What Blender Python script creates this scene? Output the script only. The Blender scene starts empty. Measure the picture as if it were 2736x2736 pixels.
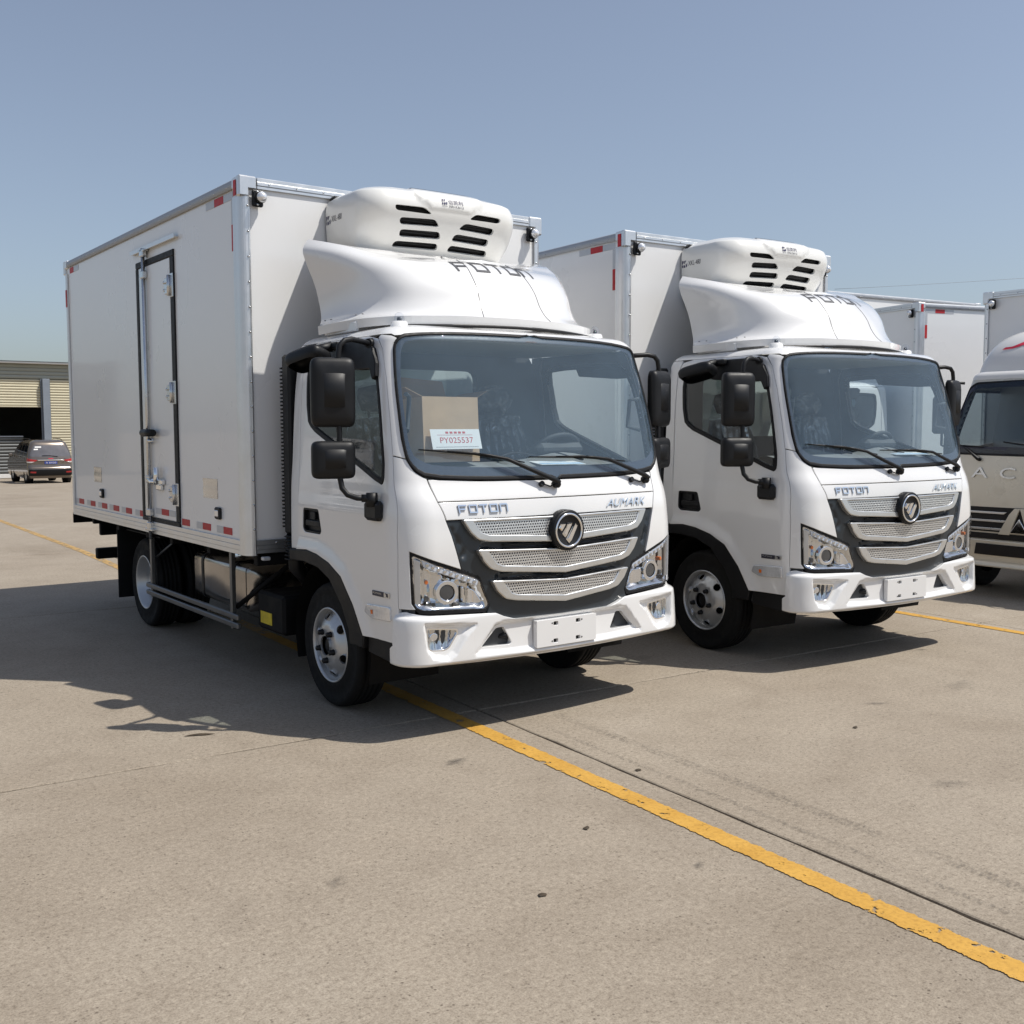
import bpy, math, random
from mathutils import Vector, Matrix
from mathutils.geometry import delaunay_2d_cdt
random.seed(7)
R = math.radians
scn = bpy.context.scene
COL = scn.collection

# ---------------------------------------------------------------- camera, sky, sun, exposure
cd = bpy.data.cameras.new('camera')
cam = bpy.data.objects.new('camera', cd); COL.objects.link(cam); scn.camera = cam
YAW, PITCH, ROLL = R(36.301), R(-4.545), R(-0.122)
fw = Vector((math.sin(YAW)*math.cos(PITCH), math.cos(YAW)*math.cos(PITCH), math.sin(PITCH)))
rt = Vector((math.cos(YAW), -math.sin(YAW), 0)); up = rt.cross(fw)
rt2 = rt*math.cos(ROLL)+up*math.sin(ROLL); up2 = up*math.cos(ROLL)-rt*math.sin(ROLL)
m = Matrix((rt2, up2, -fw)).transposed().to_4x4()
m.translation = Vector((-3.8501, -5.7987, 1.6971))
cam.matrix_world = m
cd.sensor_fit = 'HORIZONTAL'; cd.sensor_width = 36.0; cd.lens = 36.0*2838.68/2736.0
cd.clip_start = .05; cd.clip_end = 3000

SUN = Vector((.428, -.435, 1.0)).normalized()
wd = bpy.data.worlds.new('World'); scn.world = wd; wd.use_nodes = True
nt = wd.node_tree; nt.nodes.clear()
wo = nt.nodes.new('ShaderNodeOutputWorld'); bg = nt.nodes.new('ShaderNodeBackground'); sky = nt.nodes.new('ShaderNodeTexSky')
sky.sky_type = 'NISHITA'; sky.sun_disc = False
sky.sun_elevation = math.asin(SUN.z); sky.sun_rotation = math.atan2(SUN.x, SUN.y)
sky.altitude = 20; sky.air_density = 1.1; sky.dust_density = 1.5; sky.ozone_density = 6.0
bg.inputs['Strength'].default_value = .116
hs = nt.nodes.new('ShaderNodeHueSaturation'); hs.inputs['Saturation'].default_value = .68   # summer haze greys the whole sky evenly
nt.links.new(sky.outputs[0], hs.inputs['Color']); nt.links.new(hs.outputs[0], bg.inputs[0]); nt.links.new(bg.outputs[0], wo.inputs[0])
sl = bpy.data.lights.new('sun', 'SUN'); sl.energy = 4.7; sl.angle = R(.55); sl.color = (1.0, .955, .88)
so = bpy.data.objects.new('sun', sl); COL.objects.link(so)
so.rotation_euler = (-SUN).to_track_quat('-Z', 'Y').to_euler(); so.location = SUN*40
vs = scn.view_settings
vs.view_transform = 'Standard'; vs.look = 'None'; vs.exposure = 0.0; vs.gamma = 1.0; vs.use_curve_mapping = False
scn.cycles.max_bounces = 10; scn.cycles.transparent_max_bounces = 16; scn.cycles.glossy_bounces = 5
scn.cycles.caustics_reflective = False; scn.cycles.caustics_refractive = False

# ---------------------------------------------------------------- materials
def nm(name):
    m = bpy.data.materials.new(name); m.use_nodes = True
    return m, m.node_tree, m.node_tree.nodes['Principled BSDF']
def setp(b, **k):
    for kk, v in k.items():
        kk = kk.replace('_', ' ')
        b.inputs[kk].default_value = (*v, 1) if isinstance(v, tuple) and len(v) == 3 else v
def noise(nt, scale, detail=3, rough=.55, coord='obj', dist=0):
    t = nt.nodes.new('ShaderNodeTexNoise'); t.inputs['Scale'].default_value = scale
    t.inputs['Detail'].default_value = detail; t.inputs['Roughness'].default_value = rough; t.inputs['Distortion'].default_value = dist
    if coord == 'pos':
        g = nt.nodes.new('ShaderNodeNewGeometry'); nt.links.new(g.outputs['Position'], t.inputs['Vector'])
    else:
        g = nt.nodes.new('ShaderNodeTexCoord'); nt.links.new(g.outputs['Object'], t.inputs['Vector'])
    return t
def ramp(nt, src, stops):
    r = nt.nodes.new('ShaderNodeValToRGB'); e = r.color_ramp.elements
    while len(e) < len(stops): e.new(.5)
    for el, (p, c) in zip(e, stops):
        el.position = p; el.color = (*c, 1) if len(c) == 3 else c
    nt.links.new(src, r.inputs[0]); return r
def mix(nt, fac, a, b, mode='MIX'):
    x = nt.nodes.new('ShaderNodeMix'); x.data_type = 'RGBA'; x.blend_type = mode
    for i, v in ((0, fac), (6, a), (7, b)):
        if isinstance(v, (int, float)): x.inputs[i].default_value = v
        elif isinstance(v, tuple): x.inputs[i].default_value = (*v, 1)
        else: nt.links.new(v, x.inputs[i])
    return x.outputs[2]
def bump(nt, b, src, strength, dist=.01):
    n = nt.nodes.new('ShaderNodeBump'); n.inputs['Strength'].default_value = strength; n.inputs['Distance'].default_value = dist
    nt.links.new(src, n.inputs['Height']); nt.links.new(n.outputs[0], b.inputs['Normal'])
M = {}
def simple(name, col, rough=.5, metal=0, coat=0, var=.06, vscale=6, bmp=0, bscale=200, **k):
    """plain coloured stuff with a little tonal and gloss variation"""
    m, nt, b = nm(name); setp(b, Metallic=metal, Coat_Weight=coat, Coat_Roughness=.04, **k)
    t = noise(nt, vscale, 4)
    lo = tuple(c*(1-var) for c in col); hi = tuple(min(1, c*(1+var)) for c in col)
    nt.links.new(ramp(nt, t.outputs[0], [(.3, lo), (.7, hi)]).outputs[0], b.inputs['Base Color'])
    nt.links.new(ramp(nt, t.outputs[0], [(.3, (rough*.85,)*3), (.7, (min(1, rough*1.15),)*3)]).outputs[0], b.inputs['Roughness'])
    if bmp:
        t2 = noise(nt, bscale, 2); bump(nt, b, t2.outputs[0], bmp, .002)
    M[name] = m; return m
simple('paint', (.755, .752, .745), .25, 0, 1.0, .012, 1.5)
simple('paint_unit', (.755, .75, .72), .34, 0, .5, .015, 2)
simple('panel', (.80, .80, .795), .30, 0, .4, .02, 1.2, .10, 1.6)
simple('alu', (.72, .73, .74), .36, .85, 0, .05, 9)
simple('alu_dark', (.40, .41, .42), .42, .8, 0, .08, 9)
simple('steel', (.62, .63, .64), .25, .95, 0, .06, 20)
simple('chrome', (.86, .87, .88), .09, 1, 0, .02, 20)
simple('silver', (.62, .62, .61), .30, .75, .3, .03, 12)
simple('rim', (.50, .51, .52), .34, .6, .2, .06, 14)
simple('tank', (.34, .32, .30), .16, .95, 0, .15, 5, .10, 9)
simple('guard', (.17, .175, .18), .38, .8, 0, .1, 9)
simple('black', (.006, .0065, .008), .48, 0, 0, .15, 12, .05, 350, Specular_IOR_Level=.32)
simple('grille', (.016, .022, .028), .38, 0, .15, .1, 12)
simple('rubber', (.007, .007, .008), .55, 0, 0, .2, 30, Specular_IOR_Level=.3)
simple('tyre', (.008, .008, .008), .8, 0, 0, .25, 25, .1, 120, Specular_IOR_Level=.25)
simple('chassis', (.005, .005, .0055), .7, 0, 0, .3, 8, Specular_IOR_Level=.2)
simple('interior', (.045, .048, .052), .7, 0, 0, .2, 9)
simple('dash', (.21, .21, .205), .75, 0, 0, .1, 14, .1, 180)
simple('seat', (.045, .047, .052), .8, 0, 0, .15, 12)
simple('headliner', (.30, .30, .29), .9, 0, 0, .05, 6)
simple('red_tape', (.46, .012, .018), .5, 0, 0, .08, 30)
simple('white_tape', (.50, .515, .54), .35, .15, 0, .03, 10)
simple('rail_grey', (.36, .38, .41), .5, .35, 0, .05, 9)
simple('label_patch', (.66, .66, .65), .16, .8, 0, .12, 6, .12, 12)
simple('amber', (.75, .17, .02), .25, 0, .5, .1, 30)
simple('lamp_clear', (.80, .81, .83), .12, .5, .6, .1, 60, .25, 60)
simple('led', (.66, .70, .76), .25, .2, .5, .1, 50)
simple('reflector', (.70, .70, .69), .10, 1, 0, .06, 8, .30, 10)
simple('lens_dark', (.06, .065, .07), .05, .3, 1, .1, 20)
simple('ink', (.03, .03, .05), .45, 0, 0, .1, 40)
simple('ink_grey', (.075, .075, .08), .45, 0, 0, .1, 40)
simple('blue_ink', (.035, .035, .10), .45, 0, 0, .1, 40)
simple('red_ink', (.55, .10, .10), .5, 0, 0, .1, 40)
simple('logo_red', (.55, .02, .05), .35, 0, .4, .06, 10)
simple('yellow_label', (.60, .46, .02), .5, 0, 0, .2, 20)
simple('card', (.55, .38, .24), .85, 0, 0, .08, 7, .1, 90)
simple('card_in', (.36, .235, .14), .85, 0, 0, .08, 7)
simple('paper', (.80, .79, .77), .75, 0, 0, .02, 10)
simple('paper_blue', (.42, .58, .74), .7, 0, 0, .35, 9)
simple('film_grey', (.30, .33, .37), .18, 0, .8, .25, 9, .9, 22)
simple('gold', (.60, .565, .475), .30, .15, .8, .02, 2)
simple('jac_white', (.70, .69, .67), .32, 0, .8, .02, 2)
simple('van_paint', (.17, .14, .115), .25, .6, .9, .03, 3)
simple('dark_glass', (.012, .016, .020), .05, 0, 1, .1, 4)
simple('van_glass', (.16, .15, .15), .07, .4, 1, .2, 3)
simple('tail_red', (.42, .01, .015), .18, 0, .8, .1, 20)
simple('plate_blue', (.03, .06, .30), .4, 0, .2, .05, 20)
simple('shutter', (.55, .50, .36), .5, .2, 0, .10, .5)
simple('shutter_grey', (.12, .125, .125), .5, .3, 0, .25, .6)
simple('sheet_wall', (.30, .31, .27), .5, .2, 0, .08, .4)
simple('steel_blue', (.24, .27, .31), .5, .3, 0, .06, 2)
simple('soil', (.05, .045, .038), .95, 0, 0, .3, 20)
simple('leaf', (.05, .035, .02), .8, 0, 0, .3, 60)

def glass(name, col, ior=1.5, rough=.0, veil=0.0, veil_col=(.72, .80, .88)):
    """thin pane: tinted see-through, mirror reflection by angle (same from both faces), optional blue-grey veil painted in for haze and reflected sky"""
    m = bpy.data.materials.new(name); m.use_nodes = True; nt = m.node_tree; nt.nodes.clear()
    o = nt.nodes.new('ShaderNodeOutputMaterial'); t = nt.nodes.new('ShaderNodeBsdfTransparent'); g = nt.nodes.new('ShaderNodeBsdfGlossy')
    f = nt.nodes.new('ShaderNodeFresnel'); x = nt.nodes.new('ShaderNodeMixShader'); ge = nt.nodes.new('ShaderNodeNewGeometry'); mr = nt.nodes.new('ShaderNodeMapRange')
    mr.inputs['To Min'].default_value = ior; mr.inputs['To Max'].default_value = 1/ior; nt.links.new(ge.outputs['Backfacing'], mr.inputs['Value']); nt.links.new(mr.outputs[0], f.inputs[0])
    t.inputs[0].default_value = (*col, 1); g.inputs['Roughness'].default_value = rough
    body = t.outputs[0]
    if veil:  # sky glare on the pane, mixed in as a pale diffuse colour
        d = nt.nodes.new('ShaderNodeBsdfDiffuse'); d.inputs[0].default_value = (*veil_col, 1); x2 = nt.nodes.new('ShaderNodeMixShader')
        n = noise(nt, 2.5, 5, .6); r = ramp(nt, n.outputs[0], [(.3, (veil*.8,)*3), (.7, (veil*1.2,)*3)])
        nt.links.new(r.outputs[0], x2.inputs[0]); nt.links.new(t.outputs[0], x2.inputs[1]); nt.links.new(d.outputs[0], x2.inputs[2]); body = x2.outputs[0]
    nt.links.new(f.outputs[0], x.inputs[0]); nt.links.new(body, x.inputs[1]); nt.links.new(g.outputs[0], x.inputs[2]); nt.links.new(x.outputs[0], o.inputs[0])
    M[name] = m
glass('windshield', (.86, .93, .96), 1.62, 0, .095, (.40, .60, .78))
glass('side_glass', (.80, .86, .86), 1.55, 0, .02)
glass('lens', (.95, .96, .98), 1.45)
glass('dark_pane', (.34, .40, .44), 1.55, 0, .03, (.3, .42, .55))

def film_material():
    # thin creased clear plastic wrap: mostly see-through with glossy creases
    m = bpy.data.materials.new('film'); m.use_nodes = True; nt = m.node_tree; nt.nodes.clear()
    o = nt.nodes.new('ShaderNodeOutputMaterial'); t = nt.nodes.new('ShaderNodeBsdfTransparent'); g = nt.nodes.new('ShaderNodeBsdfGlossy')
    x = nt.nodes.new('ShaderNodeMixShader'); g.inputs['Roughness'].default_value = .12
    n = noise(nt, 9, 4, .6, dist=1.5); r = ramp(nt, n.outputs[0], [(.42, (.06,)*3), (.62, (.45,)*3)])
    bp = nt.nodes.new('ShaderNodeBump'); bp.inputs['Strength'].default_value = 1; bp.inputs['Distance'].default_value = .05
    nt.links.new(n.outputs[0], bp.inputs['Height']); nt.links.new(bp.outputs[0], g.inputs['Normal'])
    nt.links.new(r.outputs[0], x.inputs[0]); nt.links.new(t.outputs[0], x.inputs[1]); nt.links.new(g.outputs[0], x.inputs[2]); nt.links.new(x.outputs[0], o.inputs[0])
    M['film'] = m
film_material()

def perforated():
    # silver sheet with staggered round punched holes (finer than the picture can resolve singly)
    m, nt, b = nm('perforated'); setp(b, Metallic=.7, Roughness=.28)
    tc = nt.nodes.new('ShaderNodeTexCoord'); sx = nt.nodes.new('ShaderNodeSeparateXYZ'); nt.links.new(tc.outputs['Object'], sx.inputs[0])
    def mth(op, a, b2=None):
        n = nt.nodes.new('ShaderNodeMath'); n.operation = op
        for i, v in enumerate((a, b2)):
            if v is None: continue
            if isinstance(v, (int, float)): n.inputs[i].default_value = v
            else: nt.links.new(v, n.inputs[i])
        return n.outputs[0]
    px, pz = .0165, .0155
    gz = mth('DIVIDE', sx.outputs[2], pz); row = mth('FLOOR', gz)
    gx = mth('ADD', mth('DIVIDE', sx.outputs[0], px), mth('MULTIPLY', mth('MODULO', row, 2.0), .5))
    fx = mth('SUBTRACT', mth('FRACT', gx), .5); fz = mth('SUBTRACT', mth('FRACT', gz), .5)
    d = mth('SQRT', mth('ADD', mth('MULTIPLY', fx, fx), mth('MULTIPLY', fz, fz)))
    r = ramp(nt, d, [(.27, (.012, .012, .02)), (.34, (.66, .66, .65))]); nt.links.new(r.outputs[0], b.inputs['Base Color'])
    r2 = ramp(nt, d, [(.27, (0, 0, 0)), (.34, (1, 1, 1))]); nt.links.new(mth('MULTIPLY', r2.outputs[0], .7), b.inputs['Metallic'])
    bump(nt, b, r2.outputs[0], .6, .004)
    M['perforated'] = m
perforated()

def concrete():
    m, nt, b = nm('concrete'); setp(b, Roughness=.86)
    n1 = noise(nt, .55, 6, .6, 'pos', .4); n2 = noise(nt, 3.1, 6, .7, 'pos', .3); n3 = noise(nt, 42, 5, .8, 'pos'); n4 = noise(nt, 130, 3, .7, 'pos')
    c1 = ramp(nt, n1.outputs[0], [(.30, (.248, .206, .156)), (.46, (.285, .241, .187)), (.60, (.302, .258, .202)), (.74, (.340, .296, .240))]).outputs[0]
    c2 = ramp(nt, n2.outputs[0], [(.30, (.90, .89, .88)), (.5, (1, 1, 1)), (.72, (1.07, 1.07, 1.07))]).outputs[0]
    c = mix(nt, 1.0, c1, c2, 'MULTIPLY')
    c3 = ramp(nt, n3.outputs[0], [(.30, (.38, .35, .32)), (.43, (.86, .84, .82)), (.56, (1.04,)*3), (.72, (1.36, 1.35, 1.33))]).outputs[0]
    c = mix(nt, .85, c, c3, 'MULTIPLY')
    c4 = ramp(nt, n4.outputs[0], [(.32, (.60, .57, .54)), (.48, (1, 1, 1)), (.68, (1.25, 1.25, 1.25))]).outputs[0]
    c = mix(nt, .7, c, c4, 'MULTIPLY')
    # scattered dark aggregate chips and old drips
    v = nt.nodes.new('ShaderNodeTexVoronoi'); v.inputs['Scale'].default_value = 34; g = nt.nodes.new('ShaderNodeNewGeometry')
    nt.links.new(g.outputs['Position'], v.inputs['Vector'])
    sp = ramp(nt, v.outputs['Distance'], [(.10, (.42, .39, .37)), (.20, (1, 1, 1))]).outputs[0]
    n5 = noise(nt, 6, 3, .6, 'pos'); k = ramp(nt, n5.outputs[0], [(.44, (0, 0, 0)), (.60, (1, 1, 1))]).outputs[0]
    c = mix(nt, k, c, mix(nt, 1.0, c, sp, 'MULTIPLY'))
    n6 = noise(nt, 1.05, 3, .5, 'pos', .3); st = ramp(nt, n6.outputs[0], [(.68, (1, 1, 1)), (.76, (.80, .79, .78))]).outputs[0]
    c = mix(nt, .8, c, st, 'MULTIPLY')
    nt.links.new(c, b.inputs['Base Color'])
    h = mix(nt, .5, n3.outputs[0], n4.outputs[0]); bump(nt, b, h, .35, .006)
    M['concrete'] = m
concrete()

def road_paint(name, thr, c0, c1):
    m = bpy.data.materials.new(name); m.use_nodes = True; nt = m.node_tree; b = nt.nodes['Principled BSDF']; o = nt.nodes['Material Output']
    setp(b, Roughness=.75)
    n1 = noise(nt, 5, 4, .6, 'pos'); n2 = noise(nt, 60, 3, .7, 'pos')
    c = ramp(nt, n1.outputs[0], [(.3, c0), (.7, c1)]).outputs[0]
    c = mix(nt, .6, c, ramp(nt, n2.outputs[0], [(.34, (.7, .66, .6)), (.52, (1, 1, 1)), (.7, (1.1, 1.1, 1.1))]).outputs[0], 'MULTIPLY')
    nt.links.new(c, b.inputs['Base Color'])
    # worn through to the bare concrete along ragged edges and in flakes (UV.x runs across the line)
    uv = nt.nodes.new('ShaderNodeTexCoord'); s = nt.nodes.new('ShaderNodeSeparateXYZ'); nt.links.new(uv.outputs['UV'], s.inputs[0])
    n3 = noise(nt, 9, 6, .7, 'pos'); n4 = noise(nt, 26, 5, .72, 'pos')
    def mth(op, a, b2=None):
        n = nt.nodes.new('ShaderNodeMath'); n.operation = op
        for i, v in enumerate((a, b2)):
            if v is None: continue
            if isinstance(v, (int, float)): n.inputs[i].default_value = v
            else: nt.links.new(v, n.inputs[i])
        return n.outputs[0]
    e = mth('SUBTRACT', .5, mth('ABSOLUTE', mth('SUBTRACT', s.outputs[0], .5)))
    edge = mth('GREATER_THAN', mth('ADD', e, mth('MULTIPLY', mth('SUBTRACT', n4.outputs[0], .5), .34)), .09)
    flake = mth('LESS_THAN', mth('ADD', mth('MULTIPLY', n3.outputs[0], .55), mth('MULTIPLY', n4.outputs[0], .45)), thr)
    a = mth('MULTIPLY', edge, flake)
    t = nt.nodes.new('ShaderNodeBsdfTransparent'); x = nt.nodes.new('ShaderNodeMixShader')
    nt.links.new(a, x.inputs[0]); nt.links.new(t.outputs[0], x.inputs[1]); nt.links.new(b.outputs[0], x.inputs[2]); nt.links.new(x.outputs[0], o.inputs['Surface'])
    bump(nt, b, n2.outputs[0], .3, .004)
    M[name] = m
road_paint('road_paint', .585, (.46, .245, .035), (.55, .31, .055))
road_paint('road_paint_worn', .53, (.44, .27, .09), (.46, .30, .12))

# ---------------------------------------------------------------- mesh helpers
class MB:
    def __init__(s): s.v = []; s.f = []; s.sm = []; s.mi = []; s.vn = {}
    def add(s, vs, fs, smooth=False, mi=0):
        o = len(s.v); s.v += [tuple(p) for p in vs]
        for f in fs: s.f.append(tuple(i+o for i in f)); s.sm.append(smooth); s.mi.append(mi)
        return s
    def box(s, a, b, c=0.0, mi=0):
        """axis box from corner a to corner b with a small chamfer c"""
        x0, x1 = sorted((a[0], b[0])); y0, y1 = sorted((a[1], b[1])); z0, z1 = sorted((a[2], b[2]))
        c = min(c, (x1-x0)*.45, (y1-y0)*.45, (z1-z0)*.45)
        if c <= 0:
            vs = [(x, y, z) for z in (z0, z1) for y in (y0, y1) for x in (x0, x1)]
            return s.add(vs, [(0, 2, 3, 1), (4, 5, 7, 6), (0, 1, 5, 4), (2, 6, 7, 3), (0, 4, 6, 2), (1, 3, 7, 5)], False, mi)
        vs = []; idx = {}
        for i, X in enumerate((x0, x1)):
            for j, Y in enumerate((y0, y1)):
                for k, Z in enumerate((z0, z1)):
                    sx = 1-2*i; sy = 1-2*j; sz = 1-2*k
                    for ax in range(3):
                        p = [X+sx*c, Y+sy*c, Z+sz*c]; p[ax] = (X, Y, Z)[ax]
                        idx[(i, j, k, ax)] = len(vs); vs.append(tuple(p))
        g = lambda i, j, k, ax: idx[(i, j, k, ax)]
        fs = []
        for i in (0, 1):
            q = [g(i, 0, 0, 0), g(i, 1, 0, 0), g(i, 1, 1, 0), g(i, 0, 1, 0)]; fs.append(q if i else q[::-1])
            q = [g(0, i, 0, 1), g(0, i, 1, 1), g(1, i, 1, 1), g(1, i, 0, 1)]; fs.append(q if i else q[::-1])
            q = [g(0, 0, i, 2), g(1, 0, i, 2), g(1, 1, i, 2), g(0, 1, i, 2)]; fs.append(q if i else q[::-1])
        for i in (0, 1):
            for j in (0, 1):
                w = (i ^ j)
                q = [g(i, j, 0, 0), g(i, j, 0, 1), g(i, j, 1, 1), g(i, j, 1, 0)]; fs.append(q if not w else q[::-1])
                q = [g(i, 0, j, 2), g(i, 0, j, 0), g(i, 1, j, 0), g(i, 1, j, 2)]; fs.append(q if not w else q[::-1])
                q = [g(0, i, j, 1), g(0, i, j, 2), g(1, i, j, 2), g(1, i, j, 1)]; fs.append(q if not w else q[::-1])
        for i in (0, 1):
            for j in (0, 1):
                for k in (0, 1):
                    q = [g(i, j, k, 0), g(i, j, k, 1), g(i, j, k, 2)]; fs.append(q if (i+j+k) % 2 else q[::-1])
        # make the winding consistent with the outside
        ctr = Vector(((x0+x1)/2, (y0+y1)/2, (z0+z1)/2)); out = []
        for f in fs:
            P = [Vector(vs[t]) for t in f]; n = (P[1]-P[0]).cross(P[2]-P[0]); mid = sum(P, Vector())/len(P)
            out.append(f if n.dot(mid-ctr) > 0 else f[::-1])
        return s.add(vs, out, False, mi)
    def tube(s, pts, r, n=10, cap=True, mi=0):
        pts = [Vector(p) for p in pts]; rs = r if isinstance(r, (list, tuple)) else [r]*len(pts)
        vs = []; prev = None
        for i, p in enumerate(pts):
            d = (pts[min(i+1, len(pts)-1)]-pts[max(i-1, 0)]).normalized()
            a = prev if prev else Vector((0, 0, 1)) if abs(d.z) < .9 else Vector((1, 0, 0))
            x = d.cross(a).normalized(); y = x.cross(d).normalized(); prev = y
            for k in range(n):
                t = 2*math.pi*k/n; vs.append(p+(x*math.cos(t)+y*math.sin(t))*rs[i])
        fs = []
        for i in range(len(pts)-1):
            for k in range(n):
                k2 = (k+1) % n; fs.append((i*n+k2, i*n+k, (i+1)*n+k, (i+1)*n+k2))
        s.add(vs, fs, True, mi)
        if cap:
            o = len(s.v)-len(vs)
            s.f.append(tuple(range(o, o+n))); s.sm.append(False); s.mi.append(mi)
            s.f.append(tuple(reversed(range(len(s.v)-n, len(s.v))))); s.sm.append(False); s.mi.append(mi)
        return s
    def lathe(s, prof, org, axis='x', n=40, smooth=True, mi=0, sgn=1):
        """prof: (axial, radius) pairs"""
        vs = []; o = Vector(org)
        for a, r in prof:
            for k in range(n):
                t = 2*math.pi*k/n; c, q = r*math.cos(t), r*math.sin(t)
                vs.append(o+(Vector((a*sgn, c, q)) if axis == 'x' else Vector((c, a*sgn, q)) if axis == 'y' else Vector((c, q, a*sgn))))
        fs = []
        for i in range(len(prof)-1):
            for k in range(n):
                k2 = (k+1) % n; fs.append((i*n+k, i*n+k2, (i+1)*n+k2, (i+1)*n+k))
        return s.add(vs, fs, smooth, mi)
    def grid(s, rows, smooth=True, close=False, mi=0, flip=False):
        n = len(rows[0]); vs = [p for r in rows for p in r]; fs = []
        for i in range(len(rows)-1):
            for k in range(n if close else n-1):
                k2 = (k+1) % n; f = (i*n+k, i*n+k2, (i+1)*n+k2, (i+1)*n+k); fs.append(f[::-1] if flip else f)
        return s.add(vs, fs, smooth, mi)
    def mirror(s):
        """same shape on the other side of the x = 0 plane"""
        o = MB(); o.v = [(-x, y, z) for x, y, z in s.v]; o.f = [f[::-1] for f in s.f]; o.sm = list(s.sm); o.mi = list(s.mi); o.vn = {i: (-n[0], n[1], n[2]) for i, n in s.vn.items()}; return o
    def xf(s, mat):
        s.v = [tuple(mat @ Vector(p)) for p in s.v]; return s
    def build(s, name, mat, parent=None, **props):
        me = bpy.data.meshes.new(name); me.from_pydata(s.v, [], s.f); me.polygons.foreach_set('use_smooth', s.sm)
        for mm in (mat if isinstance(mat, (list, tuple)) else [mat]): me.materials.append(M[mm])
        if any(s.mi): me.polygons.foreach_set('material_index', s.mi)
        me.update()
        if s.vn:
            # true surface normals on curved sheets, so that trimmed edges do not shade like pillows
            ln = []; auto = me.vertex_normals
            for p in me.polygons:
                for vi in p.vertices:
                    ln.append(s.vn[vi] if p.use_smooth and vi in s.vn else tuple(auto[vi].vector) if p.use_smooth else tuple(p.normal))
            me.normals_split_custom_set(ln)
        return place(name, me, parent, **props)
def place(name, me, parent=None, **props):
    o = bpy.data.objects.new(name, me); COL.objects.link(o); o.parent = parent
    for k, v in props.items(): o[k] = v
    return o
def empty(name, loc=(0, 0, 0), rz=0, **props):
    o = bpy.data.objects.new(name, None); COL.objects.link(o); o.location = loc; o.rotation_euler = (0, 0, rz); o.empty_display_size = .2
    for k, v in props.items(): o[k] = v
    return o
def copy_tree(o, parent=None, skip=()):
    c = o.copy(); COL.objects.link(c); c.parent = parent
    for ch in list(o.children):
        if ch.name.split('.')[0] in skip: continue
        copy_tree(ch, c, skip)
    return c

# ---- smooth one-dimensional interpolation and plan contours
def ip(x, xs, ys):
    if x <= xs[0]: return ys[0]
    for i in range(len(xs)-1):
        if x <= xs[i+1]:
            h = xs[i+1]-xs[i]; t = (x-xs[i])/h
            def mm(k):
                if k <= 0: return 0.0
                if k >= len(xs)-1: return (ys[-1]-ys[-2])/(xs[-1]-xs[-2])
                a = (ys[k]-ys[k-1])/(xs[k]-xs[k-1]); b = (ys[k+1]-ys[k])/(xs[k+1]-xs[k])
                return 0.0 if a*b <= 0 else 2*a*b/(a+b)
            m0, m1 = mm(i), mm(i+1)
            return (2*t**3-3*t*t+1)*ys[i]+(t**3-2*t*t+t)*h*m0+(-2*t**3+3*t*t)*ys[i+1]+(t**3-t*t)*h*m1
    return ys[-1]
def contour(u, w, yf, cr, r, yr, LF=.80, LC=.30, LS=1.145):
    """plan contour of a cab: crowned front (u = 0 at the centre), rounded corner, straight side"""
    s = -1 if u < 0 else 1; a = abs(u); xs = w-r*.85
    for _ in range(4):
        al = math.atan(2*cr*xs/.64); xs = w-r*(1-math.sin(al))
    y0 = yf+cr*(xs/.8)**2; ye = y0+r*math.cos(al)
    if a <= LF: x = a/LF*xs; y = yf+cr*(x/.8)**2
    elif a <= LF+LC:
        th = al+(math.pi/2-al)*(a-LF)/LC
        x = xs+r*(math.sin(th)-math.sin(al)); y = y0+r*(math.cos(al)-math.cos(th))
    else: x = w; y = ye+(a-LF-LC)/LS*(yr-ye)
    return s*x, y
def normal(S, u, v):
    e = 2e-3
    a = Vector(S(u+e, v))-Vector(S(u-e, v)); b = Vector(S(u, v+e))-Vector(S(u, v-e))
    n = a.cross(b); return n.normalized() if n.length > 1e-12 else Vector((0, -1, 0))
def resample(poly, step, closed=True):
    out = []; n = len(poly)
    for i in range(n if closed else n-1):
        a, b = poly[i], poly[(i+1) % n]; L = math.hypot(b[0]-a[0], b[1]-a[1]); k = max(1, math.ceil(L/step))
        for j in range(k): out.append((a[0]+(b[0]-a[0])*j/k, a[1]+(b[1]-a[1])*j/k))
    if not closed: out.append(poly[-1])
    return out
def chaikin(p, n=2):
    for _ in range(n):
        q = []
        for i in range(len(p)):
            a, b = p[i], p[(i+1) % len(p)]
            q += [(a[0]*.75+b[0]*.25, a[1]*.75+b[1]*.25), (a[0]*.25+b[0]*.75, a[1]*.25+b[1]*.75)]
        p = q
    return p
def area(p): return sum(p[i][0]*p[(i+1) % len(p)][1]-p[(i+1) % len(p)][0]*p[i][1] for i in range(len(p)))/2
def ccw(p): return p if area(p) > 0 else p[::-1]
def rounded(p, r, k=4):
    """round each corner of a polygon with radius-ish r"""
    out = []; n = len(p)
    for i in range(n):
        a, b, c = Vector(p[i-1]), Vector(p[i]), Vector(p[(i+1) % n])
        d1 = (a-b); d2 = (c-b); t = min(r, d1.length*.45, d2.length*.45)
        s = b+d1.normalized()*t; e = b+d2.normalized()*t
        for j in range(k+1):
            q = j/k; out.append(tuple(s*(1-q)**2+b*2*q*(1-q)+e*q*q))
    return out
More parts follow.
